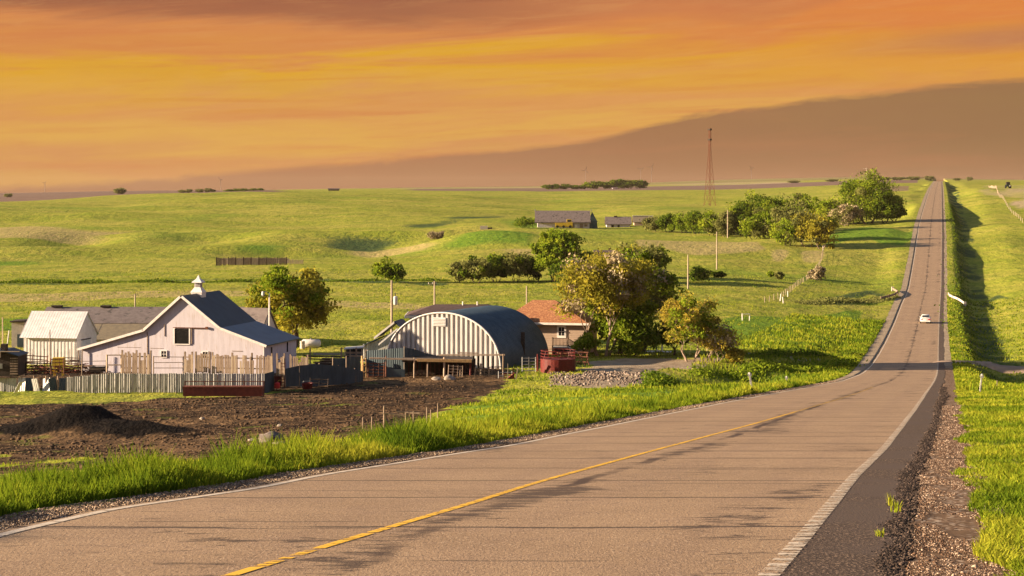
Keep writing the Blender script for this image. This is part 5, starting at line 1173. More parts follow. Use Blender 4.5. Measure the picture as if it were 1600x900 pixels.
def rail_fence(name, pts, rails, label, mt=old_wood, pr=.06, rr=.035, cat='fence', Ys=None, posts=None, hpx=24, grp=None):
    """posts and rails along (px,row) points at depth Ys"""
    P = [Vector(((x-800)/F*y, y, -(rw-HOR)/F*y)) for (x, rw), y in zip(pts, Ys)]; r = empty(name, P[0], 0, label, cat, grp); o = P[0]; h = hpx*Ys[0]/F; g = random.Random(len(pts)*7+int(pts[0][0]))
    tot = sum((b-a).length for a, b in zip(P[:-1], P[1:])); n = posts or max(int(tot/2.6), 1)
    def along(t):
        d = t*tot
        for a, b in zip(P[:-1], P[1:]):
            l = (b-a).length
            if d <= l + 1e-6: return a.lerp(b, d/l) - o
            d -= l
        return P[-1]-o
    for i in range(n+1):
        q = along(i/n); e = MB().tube([q+Vector((0,0,-.3)), q+Vector((g.uniform(-.05,.05), 0, h*g.uniform(.95,1.12)))], pr, 6).build('post', mt, r)
    for k in range(rails):
        z = h*(k+1)/rails*.95; m = MB()
        for i in range(n):
            a, b = along(i/n), along((i+1)/n); m.beam(a+Vector((0, -.07, z+g.uniform(-.04, .04))), b+Vector((0, -.07, z+g.uniform(-.04, .04))), rr*2, rr*2)
        m.build('rail', mt, r)
    return r
rail_fence('rail_fence', [(128, 583), (166, 583)], 3, 'low pale rail fence across the foot of the barn left wing', old_wood, .05, .025, Ys=(177, 177), hpx=20)
rail_fence('rail_fence', [(167, 585), (190, 585)], 2, 'pale wooden gate frame between the rail fence and the plank patch', pale_wood, .09, .05, Ys=(175, 175), hpx=32)
rail_fence('rail_fence', [(240, 584), (286, 584)], 3, 'grey pole fence below the small left barn window', old_wood, .06, .03, Ys=(176, 176), hpx=28)
def pen(px0, px1, rb, rt, Y, rails, verts, mt, label, tilt=0, cat='gate'):
    s = Y/F; r = empty('stock_gate', Vector(((px0-800)*s, Y, -(rb-HOR)*s)), 0, label, cat, 'stock gates and panels leaning in the yard'); W, H = (px1-px0)*s, (rb-rt)*s
    for x_ in (0, W): MB().tube([(x_,0,0), (x_,0,H)], .05, 6).build('end_post', mt, r)
    b = MB()
    for i in range(rails): z = H*(i+.4)/(rails-.2); b.tube([(0,0,z), (W,0,z)], .045, 5)
    b.build('rail', mt, r)
    b = MB()
    for i in range(verts): x = W*(i+1)/(verts+1); b.tube([(x,-.03,0.1), (x,-.03,H)], .025, 5)
    if verts: b.build('upright', mt, r)
    r.rotation_euler = (R(-6), R(tilt), 0); return r
pen(37, 72, 584, 553, 178, 6, 2, rust, 'rusty stock panel tilted upward, left of the tall thin post', 4)
pen(40, 78, 586, 566, 174.5, 5, 3, dark_wood, 'low dark stock panel leaning in front of the tilted rusty one', 0)
pen(80, 100, 585, 560, 176, 5, 2, rust, 'narrow rusty stock panel beside the yellow hopper', -3)
pen(98, 122, 584, 557, 179, 6, 1, old_wood, 'brown stock panel between the yellow hopper and the rusty heap', 2)
pen(30, 128, 584, 545.5, 182, 1, 4, old_wood, 'long thin pipe rail on uprights in front of the white metal shed', 0, 'rail')
pen(816, 837, 581, 558, 186, 5, 1, steel, 'grey pipe gate left of the tall red post')
pen(817 + 24, 858, 581, 560, 187, 5, 1, steel, 'grey pipe gate between the red post and the red bale feeder')
pen(742, 764, 596, 574, 182.5, 5, 2, dark_wood, 'dark gate swung between the red posts and the foot of the ribbed wall', 2)
pen(764, 786, 590, 572, 186.5, 4, 3, old_wood, 'weathered gate before the right foot of the arched shed', -2)
pen(700, 722, 592, 570, 182.8, 5, 2, old_wood, 'grey gate leaning under the long timber beam of the cattle shelter', 3)
pen(575, 600, 590, 566, 184.4, 5, 2, rust, 'rusty gate before the blue-grey sheet wall', 0)
pen(484, 512, 606, 590, 170.8, 3, 1, dark_wood, 'low dark hurdle lying against the curved blue fence', 3)
pen(779, 800, 600, 580, 180, 4, 2, steel, 'small grey gate by the red loading ramp')
def post(name, px, rb, rt, Y, rad, mt, label, cat='post', tip=None, grp=None, tilt=0):
    s = Y/F; z = -(rb-HOR)*s; r = empty(name, Vector(((px-800)*s, Y, z)), 0, label, cat, grp)
    MB().tube([(0,0,-.3), (0,0,(rb-rt)*s*.5), (0,0,(rb-rt)*s)], [rad, rad*.92, rad*.85], 8).build('shaft', mt, r); r.rotation_euler = (0, tilt, 0)
    return r
post('tall_post', 78, 585, 515, 178, .05, old_wood, 'tall thin post with a knob on top in front of the white metal shed')
post('leaning_post', 9, 560, 516, 190, .06, white_trim, 'pale leaning post at the left edge beside the dark shed', tilt=.12)
post('fence_post', 4, 545, 496, 205, .07, pale_wood, 'pale post at the extreme left edge in the field')
post('gate_post', 566, 592, 528+28, 186, .13, yellow_wood, 'yellowish square gate post between the dark panels and the blue-grey wall')
post('red_post', 840, 582, 553, 186.5, .09, red_paint, 'tall red post between the two grey pipe gates')
def dark_shed_left():
    Y = 172; s = Y/F; r = empty('old_shed', Vector(((-2-800)*s, Y, -(588-HOR)*s)), 0, 'dark weathered shed cut off by the left edge of the photo', 'shed')
    MB().prism([(-40*s, 0), (30*s, 0), (30*s, 31*s), (2*s, 38*s), (-40*s, 36*s)], 0, 3.2).build('wall', dark_wood, r)
    MB().prism([(-42*s, 38*s), (8*s, 39*s), (32*s, 31*s), (32*s, 32.2*s), (8*s, 40.4*s), (-42*s, 39.4*s)], -.25, 3.4).build('roof', slate_roof, r)
    MB().box(-6*s, 6*s, -.06, -.004, 12*s, 20*s).build('hatch', steel, r)
    b = MB()
    for i in range(7): b.box(18*s, 30*s, -.05, -.004, (3+4*i)*s, (5+4*i)*s)
    b.build('slat', old_wood, r)
    MB().box(2*s, 11*s, .2, .8, 38*s, 50*s).build('chimney', dark_wood, r)
    MB().box(3*s, 34*s, -.4, -.3, 38.6*s, 39.8*s).box(3*s, 4.5*s, -.4, -.3, 30*s, 38.6*s).build('front_beam', pale_wood, r)
dark_shed_left()
def junk():
    # yellow hopper
    Y = 177.5; s = Y/F; r = empty('feed_hopper', Vector(((92-800)*s, Y, -(584-HOR)*s)), 0, 'yellow hopper box standing among the rusty gates left of the barn', 'hopper')
    MB().prism([(-.42, .55), (.42, .55), (.55, .95), (.5, 1.5), (-.5, 1.5), (-.55, .95)], -.4, .4).build('bin', yellow_paint, r)
    for x in (-.38, .38):
        for y in (-.3, .3): MB().box(x-.04, x+.04, y-.04, y+.04, -.2, .6).build('leg', yellow_paint, r)
    MB().box(-.3, .3, -.5, -.405, .6, .72).build('chute', rust, r)
    # rusty heap beside the barn
    g = random.Random(3); Y = 178.5; s = Y/F
    def heap(px0, px1, row, n, mts, name, label, cat, hh=1.0, long=1.2):
        r = empty(name, Vector((((px0+px1)/2-800)*s, Y, -(row-HOR)*s)), 0, label, cat); W = (px1-px0)*s/2
        for i in range(n):
            x, y, z = g.uniform(-W, W), g.uniform(-.6, .6), abs(g.gauss(0, .4))*hh + .05; a = g.uniform(-.5, .5); l = g.uniform(.4, long)
            m = MB().beam((x-l/2*math.cos(a), y, z-l/2*math.sin(a)*.5+.2), (x+l/2*math.cos(a), y+g.uniform(-.4,.4), z+l/2*math.sin(a)*.5+.2), g.uniform(.06, .2), g.uniform(.03, .12)); m.build('scrap', g.choice(mts), r)
        return r
    heap(40, 76, 587, 40, [dark_wood, rust, old_wood, brick_red], 'scrap_heap', 'dark heap of old timber and iron under the tilted stock panels', 'scrap heap')
    heap(80, 106, 587, 30, [rust, dark_wood, yellow_paint, old_wood], 'scrap_heap', 'heap of rusty and yellow parts around the legs of the yellow hopper', 'scrap heap')
    heap(140, 168, 588, 26, [dark_wood, rust, old_wood], 'scrap_heap', 'low brown scrap heap along the foot of the low pale rail fence', 'scrap heap', .6)
    heap(103, 140, 586, 46, [rust, rust, red_paint, brick_red, old_wood], 'scrap_heap', 'rusty red heap of scrap iron at the left corner of the barn', 'scrap heap')
    r = empty('old_bathtub', Vector(((158-800)*s, Y-1, -(584-HOR)*s)), 0, 'dark trough lying by the rail fence under the barn wing', 'trough')
    MB().prism([(-.7, .3), (.7, .3), (.85, .75), (-.85, .75)], -.35, .35).build('tub', dark_wood, r); MB().box(-.9, .9, -.4, -.36, .72, .80).build('rim', steel, r)
    # lumber and pipes stacked behind the blue fence
    Y = 192; s = Y/F; r = empty('lumber_stack', Vector(((520-800)*s, Y, -(572-HOR)*s)), 0, 'stack of poles and old boards behind the curved blue fence', 'lumber stack')
    for i in range(24):
        l = g.uniform(2.5, 5.2); x = g.uniform(-1.6, 1.6); z = g.uniform(0, 1.25); y = g.uniform(-.5, .8)
        MB().beam((x-l/2, y, z+g.uniform(-.1,.1)), (x+l/2, y+g.uniform(-.3,.3), z+g.uniform(-.1,.12)), g.uniform(.08,.16)).build('board', g.choice([old_wood, pale_wood, dark_wood, steel, yellow_wood]), r)
    for x in (-2.2, .9, 2.4): MB().box(x-.07, x+.07, -.7, -.6, -.5, 1.9).build('stake', old_wood, r)
    Y = 198; s = Y/F; r = empty('stock_trailer', Vector(((553-800)*s, Y, -(566-HOR)*s)), 0, 'low grey open-sided shelter left of the lean-to shed', 'shelter')
    MB().prism([(-16*s, 20*s), (14*s, 22*s), (14*s, 23*s), (-16*s, 21*s)], -.2, 2.6).build('roof', galv, r)
    for x in (-14, -6, 3, 12): MB().box(x*s-.05, x*s+.05, 0, .1, -.4, 20.4*s).build('post', pale_wood, r)
    MB().box(-15*s, 13*s, .3, .36, 2*s, 6*s).box(-15*s, 13*s, .3, .36, 8*s, 11*s).box(-15*s, 13*s, .3, .36, 13*s, 16*s).build('side_board', pale_wood, r)
    bu = MB().box(-15*s, 12*s, 1.9, 2.0, 0, 19*s).build('back_wall', galv_shade, r)
    # red brown feed bunk in front of the long fence
    Y = 163.5; s = Y/F; r = empty('feed_bunk', Vector(((286-800)*s, Y, -(620-HOR)*s)), 0, 'long red-brown feed bunk with a rail above it in front of the grey fence', 'feed bunk')
    W = 124*s; H = 16*s
    MB().prism([(0, .05), (0.75, .05), (.9, H), (-.15, H)], 0, W, 'x').build('trough', brick_red, r)
    MB().box(-.02, W+.02, -.2, -.153, H-.06, H+.03).build('lip', rust, r)
    for i in range(5): MB().box(W*i/4-.04, W*i/4+.04, .95, 1.03, -.2, H+.38).build('upright', rust, r)
    MB().box(0, W, .96, 1.02, H+.30, H+.37).build('top_rail', rust, r)
    # fuel can, ladder and bucket
    Y = 171.5; s = Y/F; r = empty('fuel_can', Vector(((433-800)*s, Y, -(607-HOR)*s)), 0, 'bright red fuel can on the ground by the red ladder', 'can')
    MB().lathe([(.05,0), (.24,.02), (.27,.1), (.27,.42), (.2,.52), (.06,.58)], 14).build('can', bright_red, r); MB().tube([(.05,0,.55), (.12,0,.72), (.3,0,.75)], .03, 6).build('spout', yellow_paint, r); MB().tube([(-.15,0,.52), (-.1,0,.68), (.08,0,.66)], .02, 5).build('handle', dark_wood, r)
    r = empty('red_ladder', Vector(((441-800)*s, Y+.6, -(607-HOR)*s)), 0, 'red metal ladder standing in the gap beside the fuel can', 'ladder')
    for x in (-.18, .18): MB().beam((x, -.25, 0), (x, .15, 2.3), .05).build('rail', red_paint, r)
    for i in range(8): MB().beam((-.18, -.23+.05*i, .2+.28*i), (.18, -.23+.05*i, .2+.28*i), .04).build('rung', red_paint, r)
    r = empty('lower_box', Vector(((433-800)*s, Y+.9, -(604-HOR)*s)), 0, 'dark red metal box stacked behind the fuel can', 'box'); r.name = 'tool_box'
    MB().box(-.35, .3, -.2, .3, 0, .8).build('body', red_paint, r); MB().box(-.37, .32, -.22, .32, .803, .88).build('lid', rust, r)
    Y = 170; s = Y/F; r = empty('red_tub', Vector(((480-800)*s, Y, -(608-HOR)*s)), 0, 'dark red feed tub in the shade in front of the curved blue fence', 'tub')
    MB().lathe([(.1,0), (.40,.01), (.50,.50), (.53,.52), (.50,.54), (.46,.50), (.36,.05), (.05,.04)], 18).build('tub', red_paint, r); MB().tube([(-.5,0,.5), (-.3,-.1,.72), (.3,-.1,.72), (.5,0,.5)], .015, 5).build('handle', steel, r)
junk()
def corral_front():
    """open cattle shelter of poles in front of the arched shed"""
    Y = 184.0; s = Y/F; r = empty('cattle_shelter', Vector(((680-800)*s, Y, -(590-HOR)*s)), 0, 'dark open cattle shelter with long timber beams before the arched shed', 'shelter')
    X = lambda px: (px-680)*s; Z = lambda row: (590-row)*s
    MB().beam((X(577), 0, Z(559.5)), (X(660), 0, Z(562)), .22, .16).build('beam', pale_wood, r)
    MB().beam((X(652), -.1, Z(562.5)), (X(737), -.1, Z(564)), .25, .28).build('beam', yellow_wood, r)
    MB().beam((X(686), .6, Z(555.5)), (X(789), .3, Z(555)), .16, .14).build('beam', pale_wood, r)
    MB().beam((X(715), .5, Z(552)), (X(748), .5, Z(552.5)), .12).build('beam', pale_wood, r)
    for px, t, b, m_ in [(603, 556, 585, rust), (647, 559, 588, pale_wood), (694, 558, 589, pale_wood), (735, 562, 592, red_paint), (751, 568, 592, pale_wood), (719, 574, 597, old_wood), (668, 566, 586, old_wood), (786, 553, 584, old_wood)]:
        MB().tube([(X(px), -.05, Z(b)-.2), (X(px)+.02, 0, Z(t))], .10 if px in (735, 751, 694) else .07, 7).build('post', m_, r)
    MB().prism([(X(628), Z(566)), (X(738), Z(566)), (X(738), Z(563)), (X(628), Z(561))], .1, 4.5).build('low_shade_roof', dark_wood, r)  # roof sheet coloured dark to stand for the shade beneath the beams
    MB().box(X(632), X(742), 4.2, 4.3, -.3, Z(566)).build('back_wall', dark_wood, r)
    b = MB(); g = random.Random(8)
    for i in range(16): x = X(636)+i*.42; b.box(x, x+.10, 2.2, 2.28, -.2, Z(568)-g.uniform(0, .2))
    b.build('slat', simple('dark_red_wood', (.12,.05,.04), (.07,.035,.03), 4), r)
    MB().box(X(576), X(632), .5, .6, 0, Z(578)).build('side_panel', galv_shade, r)
    for i, (px, row, sz) in enumerate([(682, 588, .35), (703, 587, .5)]):
        q = at(px, row, 181); st = rock('pale_stone', q, sz, 700+i, ['greenish pale block lying under the timber beams, left one', 'white feed sack lying under the timber beams, right one'][i], 'block')
def rock(name, p, size, seed, label, cat='rock', flat=.6, grp=None, mt=None):
    bm = bmesh.new(); bmesh.ops.create_icosphere(bm, subdivisions=3, radius=size); g = np.random.default_rng(seed); o_ = g.uniform(0, 50)
    for v in bm.verts:
        d = v.co.normalized(); k = 1 + .45*float(fbm(np.array([d.x*1.4+o_]), np.array([d.y*1.4+d.z*1.7+o_]), 3)[0]) * 1.4; v.co = d*size*k; v.co.z *= flat; v.co.x *= 1.25
    me = bpy.data.meshes.new(name); bm.to_mesh(me); bm.free(); me.materials.append(mt or stone_m); [setattr(f, 'use_smooth', True) for f in me.polygons]
    o = bpy.data.objects.new(name, me); col.objects.link(o); o.location = Vector(p) + Vector((0, 0, size*flat*.35)); o.rotation_euler.z = seed; return tag(o, label, cat, grp)
corral_front()
rock('boulder', at(424, 690), .62, 5, 'large grey boulder at the near edge of the yard', flat=.62, mt=simple('dark_boulder', (0.15, 0.115, 0.10), (0.09, 0.07, 0.06), 2.2, .9, .6, c3=(.22,.18,.15), sc3=6))
rock('pale_rock', at(395, 690), .22, 6, 'small pale rock left of the large boulder')
rock('pale_rock', at(436, 695), .30, 7, 'pale rock half in the grass in front of the large boulder', flat=.4)
rock('pale_rock', at(437, 666), .16, 8, 'tiny pale stone in the mud above the large boulder')
rock('pale_rock', at(316, 655), .16, 9, 'white stone lying alone in the middle of the mud')
# rubble bank by the house drive: one heap nobody could count
def rubble():
    g = np.random.default_rng(5); V = []; Q = []; base = np.array([(x, y, z) for x in (-1, 1) for y in (-1, 1) for z in (-1, 1)], float); fq = np.array([(0,1,3,2), (4,6,7,5), (0,4,5,1), (2,3,7,6), (0,2,6,4), (1,5,7,3)])
    for i in range(900):
        px = 860 + 150*g.random() ** .9; row = 590 + abs(g.normal())*5 + 4*float(fbm(np.array([px/17.]), np.array([0.]), 2)[0]); p = at(px, row, 184 - (row-590)*1.4); s = g.uniform(.03, .11); th = g.uniform(0, 3); c, sn = math.cos(th), math.sin(th)
        b = base * s * g.uniform(.5, 1.3, 3) * (1 + .25*g.uniform(-1, 1, (8, 3))); b = b @ np.array([[c, -sn, 0], [sn, c, 0], [0, 0, 1]]); V.append(b + [p.x, p.y, p.z + s*.4]); Q.append(fq + 8*i)
    o = quadmesh('rubble', np.concatenate(V), np.concatenate(Q), simple('rubble_stone', (0.20, 0.15, 0.12), (0.10, 0.07, 0.055), 1.2, .95, .3, c3=(.42,.35,.3), sc3=2)); tag(o, 'low bank of broken stones below the house drive', 'rubble', kind='stuff')
rubble()
def mud_clods():
    g = np.random.default_rng(15); V = []; Q = []; base = np.array([(x, y, z) for x in (-1, 1) for y in (-1, 1) for z in (-1, 1)], float); fq = np.array([(0,1,3,2), (4,6,7,5), (0,4,5,1), (2,3,7,6), (0,2,6,4), (1,5,7,3)])
    n = 9000; Y = g.uniform(84, 182, n); X = Y * g.uniform(-.29, -.02, n); Ys, GX, GZ, _gm, GM = GRID; yi = np.clip(np.searchsorted(Ys, Y), 0, len(Ys)-1)
    md = np.array([np.interp(x, GX[i], GM[i]) for x, i in zip(X, yi)]); k = md > .75; X, Y = X[k], Y[k]; Z = ground(X, Y)
    ms = sum(np.exp(-(((X-b[0])/b[2])**2 + ((Y-b[1])/b[3])**2)) for b in BUMPS[-3:]); k = ms < .3; X, Y, Z = X[k], Y[k], Z[k]
    for i, (x, y, z) in enumerate(zip(X, Y, Z)):
        s = g.uniform(.02, .065) * (1.7 if g.random() < .05 else 1); b = base * s * g.uniform(.5, 1.4, 3) * [1.5, 1, .7]; V.append(b + [x, y, z + s*.3]); Q.append(fq + 8*i)
    o = quadmesh('mud_clods', np.concatenate(V), np.concatenate(Q), simple('clod', (0.11, 0.064, 0.033), (0.035, 0.020, 0.012), .8, .95)); tag(o, 'clods and trampled straw scattered over the muddy yard', 'clods', kind='stuff')
mud_clods()
def feeder():
    Y = 186; s = Y/F; r = empty('bale_feeder', Vector(((872-800)*s, Y, -(582-HOR)*s)), 0, 'round dark red bale feeder with a solid skirt in front of the farmhouse', 'feeder'); R_ = 27*s; H = 22*s
    MB().lathe([(R_, 0), (R_+.03, 0), (R_+.03, H), (R_, H)], 28).build('skirt', red_paint, r)
    for z in (H+.22, H+.5, H+.78):
        MB().tube([(R_*math.cos(a), R_*math.sin(a), z) for a in np.linspace(0, 2*math.pi, 25)], .035, 5, False).build('ring', red_paint, r)
    for i in range(12): a = i*math.pi/6; MB().beam((R_*math.cos(a), R_*math.sin(a), H*.8), (R_*.96*math.cos(a+.2), R_*.96*math.sin(a+.2), H+.82), .05).build('bar', red_paint, r)
    Y = 188; r = empty('bale_feeder', Vector(((896-800)*s, Y, -(574-HOR)*s)), 0, 'rusty feeder frame of crossed bars behind the round red feeder', 'feeder')
    for i in range(9): a = i*.7; MB().beam((1.6*math.cos(a), .9*math.sin(a), 0), (1.5*math.cos(a+.5), .9*math.sin(a+.5), 1.3), .06).build('bar', rust, r)
    for z in (.3, .8, 1.25): MB().tube([(1.55*math.cos(a), .9*math.sin(a), z) for a in np.linspace(0, 2*math.pi, 17)], .04, 5, False).build('ring', rust, r)
    # loading ramp
    Y = 178; s = Y/F; r = empty('loading_ramp', Vector(((795-800)*s, Y, -(600-HOR)*s)), 0, 'small red loading ramp with pale side poles at the grass edge', 'ramp')
    MB().prism([(-.45, 0), (.5, 0), (.5, 1.0), (-.45, .25)], 0, .9).build('deck', brick_red, r)
    for i in range(5): MB().box(-.5, .52, -.06, -.003, .15+.2*i, .20+.2*i).build('slat', red_paint, r)
    MB().beam((-.1, -.1, 0), (-.1, -.1, 1.9), .07).build('post', pale_wood, r); MB().beam((.62, -.15, .1), (.82, -.1, 1.5), .10).build('side_pole', pale_wood, r); MB().beam((.35, -.1, 0), (.40, -.1, 1.5), .08).build('post', red_paint, r)
    # tank under the ash tree
    Y = 224; s = Y/F; r = empty('gas_tank', Vector(((486-800)*s, Y, gz((486-800)*s, Y)-.2)), 0, 'white horizontal gas tank on legs under the ash tree', 'tank')
    m = MB(); m.tube([(-1.15,0,.75), (-1.05,0,.75), (-.9,0,.75), (.9,0,.75), (1.05,0,.75), (1.15,0,.75)], [.12,.38,.5,.5,.38,.12], 16); m.build('shell', white_metal, r, True)
    for x in (-.7, .7): MB().box(x-.06, x+.06, -.25, .25, -.1, .4).build('leg', steel, r)
    MB().lathe([(.12,1.2), (.14,1.3), (.05,1.38)], 10).build('valve_cap', steel, r)
    r = empty('white_drum', Vector(((474-800)*s, Y-1, gz((474-800)*s, Y-1))), 0, 'pale drum standing at the left end of the gas tank', 'drum'); MB().lathe([(.28,0), (.3,.02), (.28,.3), (.3,.45), (.28,.6), (.3,.88), (.26,.9)], 14).build('drum', concrete, r); MB().lathe([(.05,.9), (.05,.96)], 8, (.1, 0)).build('bung', steel, r)
    # concrete water tank and hydrant
    Y = 213; s = Y/F; r = empty('concrete_tank', Vector(((1027-800)*s, Y, -(559-HOR)*s)), R(-16), 'low white concrete water tank under the trees right of the house', 'tank')
    MB().prism([(-18*s, 0), (18*s, 0), (17*s, 7.5*s), (-18*s, 8*s)], 0, 1.6).build('basin', concrete, r); MB().box(-19*s, 19*s, -.06, 1.66, 8.02*s, 8.9*s).build('cover', white_trim, r)
    MB().box(-3*s, 3*s, .1, .6, 8.95*s, 11*s).build('float_box', white_trim, r); MB().tube([(-2*s, .3, 11*s), (-2*s, .3, 17*s)], .09, 8).build('pipe', white_trim, r)
    post('water_pipe', 1034.5, 551, 532, 213.6, .10, white_trim, 'white upright pipe standing behind the concrete water tank', 'pipe')
feeder()
def saw_rack():
    Y = float(at(628, 672).y); s = Y/F; r = empty('wooden_rack', Vector(((628-800)*s, Y, gz((628-800)*s, Y))), 0, 'rough wooden rack of poles at the verge edge of the yard', 'rack'); X = lambda px: (px-628)*s; Z = lambda rw: (672-rw)*s
    MB().beam((X(597), 0, Z(646)), (X(634), 0, Z(649)), .07).beam((X(620), .1, Z(644)), (X(656), -.05, Z(645.5)), .07).build('top_pole', old_wood, r)
    for px, t in [(600, 634), (601.5, 645), (634, 645), (646, 643)]: MB().tube([(X(px), 0, -.3), (X(px), 0, Z(t))], .045, 6).build('leg', old_wood, r)
    MB().beam((X(602), .02, Z(664)), (X(646), .02, Z(662)), .05).build('cross_pole', old_wood, r); MB().beam((X(618), .1, Z(655)), (X(632), .1, Z(667)), .05).build('brace', pale_wood, r)
    MB().box(X(603), X(606), -.1, .3, 0, Z(657)).build('block', dark_wood, r)
saw_rack()
for i, (px, rb, rt, lab) in enumerate([(567, 673, 652, 'short weathered stake left of the wooden rack'), (581, 676, 651, 'thin dark stake between the short stake and the wooden rack'), (667, 662, 636, 'tall stake right of the wooden rack'), (684, 656, 630, 'stake furthest right of the wooden rack, thin and pale'), (673, 590+70, 640, 'dark stake close beside the tall stake')]):
    Y = float(at(px, rb).y); post('stake', px, rb, rt, Y, .035, old_wood, lab, 'stake', grp='stakes along the yard edge')

# ------------------------------------------------------------------ poles, posts, mast
def utility_pole(px, rb, rt, label, Y=None, rad=.14, arm=True, trans=False, lamp=False, grp='utility poles', mt=None):
    p = at(px, rb, Y); s = p.y/F; H = (p.z*-1 - 0); top = -(rt-HOR)*s; H = top - p.z
    r = empty('utility_pole', p, 0, label, 'pole', grp)
    MB().tube([(0,0,-.5), (0,0,H*.5), (0,0,H)], [rad, rad*.88, rad*.72], 10).build('shaft', mt or pole_wood, r)
    if arm:
        MB().box(-1.0, .3, -.06, .06, H-.55, H-.42).build('crossarm', old_wood, r); i_ = MB()
        for x in (-.9, -.3, .22): i_.lathe([(.03, H-.42), (.06, H-.36), (.05, H-.26), (.02, H-.22)], 8, (x, 0))
        i_.build('insulator', white_trim, r)
    if trans:
        t = MB().lathe([(.05,H-2.75), (.22,H-2.72), (.24,H-2.6), (.24,H-1.85), (.2,H-1.78), (.04,H-1.74)], 14, (.42, 0)).build('transformer', white_metal, r); MB().lathe([(.04,H-1.75), (.06,H-1.55), (.02,H-1.4)], 8, (.42, 0)).build('bushing', steel, t); MB().box(.05, .25, -.05, .05, H-2.3, H-2.2).build('bracket', steel, r)
    if lamp:
        MB().tube([(0,0,H-.1), (-.35,0,H+.15), (-.62,0,H+.12)], .035, 6).build('arm', steel, r); MB().lathe([(.10,H+.18), (.14,H+.12), (.17,H-.18), (.08,H-.32), (.02,H-.36)], 12, (-.70, 0)).build('lamp_head', white_metal, r)
    return r
utility_pole(612, 541, 438, 'tall wooden pole carrying a white transformer, left of the arched shed', 214, .15, False, True)
utility_pole(679, 500, 439, 'wooden pole with a short crossarm behind the arched shed', 290, .16, True)
utility_pole(421, 562, 458, 'white yard light pole beside the right corner of the barn', 208, .11, False, False, True, mt=white_trim)
utility_pole(211, 530, 460, 'pale pole rising behind the long roof left of the barn', 246, .11, False)
utility_pole(243, 528, 476, 'thin dark pole with a cap next to the left slope of the barn roof', 240, .045, False, mt=dark_wood)
utility_pole(823, 500, 447, 'pole standing above the left part of the orange roof', 270, .13, False)
utility_pole(1075, 452, 398, 'pole between the large house tree and the dark green shrub', None, .16, False)
utility_pole(1120, 421, 362, 'bare pole on the slope in front of the left part of the grove', None, .17, False)
utility_pole(1137, 372, 328, 'pale pole standing inside the grove, right of the lattice mast', None, .20, False)
utility_pole(1354, 349, 262, 'thin pole sticking out above the biggest tree of the grove', None, .16, True)
def marker(px, rb, rt, label, lean_=0, w=.05, plate=True, Y=None):
    p = at(px, rb, Y); s = p.y/F; r = empty('marker_post', p, 0, label, 'marker post', 'roadside marker posts'); H = (rb-rt)*s
    MB().beam((0,0,-.2), (0,0,H), w*1.6, w*.7).build('post', white_trim if plate else pale_wood, r)
    if plate: MB().tube([(0, -.05, H-.02), (0, -.03, H-.02)], .10, 14).build('reflector', white_metal, r); MB().lathe([(.05,H-.05), (.07,H+.05), (.02,H+.1)], 8).build('cap', white_trim, r)
    r.rotation_euler = (0, lean_, 0)
marker(1176, 616, 584, 'tallest white marker post at the left roadside, leaning left', -.15, .055, Y=97)
marker(1229, 605, 586, 'short pale marker post at the left roadside before the driveway', 0, .06, Y=125)
marker(1531, 613, 587, 'white marker post in the grass right of the road, leaning right', .12, .045)
marker(1558, 606, 594, 'thin grey stake behind the right-hand marker post', 0, .03, False)
def mast():
    p = at(1109, 322, 1020); s = p.y/F; r = empty('lattice_mast', p, R(45), 'tall steel lattice mast on the skyline above the grove', 'mast'); H = -(200-HOR)*s - p.z
    z1 = (258-235 + 64)/122*H; zs = [0]; w = lambda z: (6.6*s*(1-(z/(H*.74))) + 1.25*s*(z/(H*.74))) if z < H*.74 else 1.25*s
    for k, (sx, sy) in enumerate(((-1,-1), (1,-1), (1,1), (-1,1))):
        MB().tube([(sx*w(z), sy*w(z), z) for z in np.linspace(-1, H, 14)], .11, 5).build('leg', rust, r)
    b = MB(); z = 0; n = 0
    while z < H-1:
        z2 = min(z + max(w(z)*3.4, 2.6), H); a, c = w(z), w(z2)
        for (s1, s2) in (((-1,-1), (1,-1)), ((1,-1), (1,1)), ((1,1), (-1,1)), ((-1,1), (-1,-1))):
            b.beam((s1[0]*a, s1[1]*a, z), (s2[0]*c, s2[1]*c, z2), .07); b.beam((s2[0]*a, s2[1]*a, z), (s1[0]*c, s1[1]*c, z2), .07); b.beam((s1[0]*c, s1[1]*c, z2), (s2[0]*c, s2[1]*c, z2), .07)
        z = z2
    b.build('bracing', rust, r)
    for zz in (H-1.2, H*.84): MB().box(-.8, .8, -.8, .8, zz, zz+.9).build('platform', dark_wood, r)
mast()
def turbine(px, rb, rt, ang, label, bl=1):
    Y = 6200; p = at(px, rb, Y); s = Y/F; H = -(rt-HOR)*s - p.z; p.z = -(rb-HOR)*s; H = (rb-rt)*s; r = empty('wind_turbine', p, 0, label, 'wind turbine', 'wind turbines on the skyline')
    m_ = simple('turbine_hazed', (.20,.14,.11), (.18,.12,.10), 1, .6)  # sky-like tone paints the haze of distance into the colour
    MB().tube([(0,0,-8), (0,0,H)], [1.1, .6], 8).build('tower', m_, r); MB().box(-.7, .7, -2.5, 2, H-.6, H+1.0).build('nacelle', m_, r)
    for i in range(3):
        a = ang + i*2*math.pi/3; L_ = H*.42; MB().add([(0,-3,H), (L_*.3*math.cos(a)-1.0*math.sin(a), -3, H+L_*.3*math.sin(a)+1.0*math.cos(a)), (L_*math.cos(a), -3, H+L_*math.sin(a)), (L_*.25*math.cos(a)+.7*math.sin(a), -3, H+L_*.25*math.sin(a)-.7*math.cos(a)), (0,-2.4,H), (L_*.5*math.cos(a), -2.5, H+L_*.5*math.sin(a))], [(0,1,2,3), (4,1,5), (5,3,4), (1,2,5), (5,2,3)]).build('blade', m_, r)
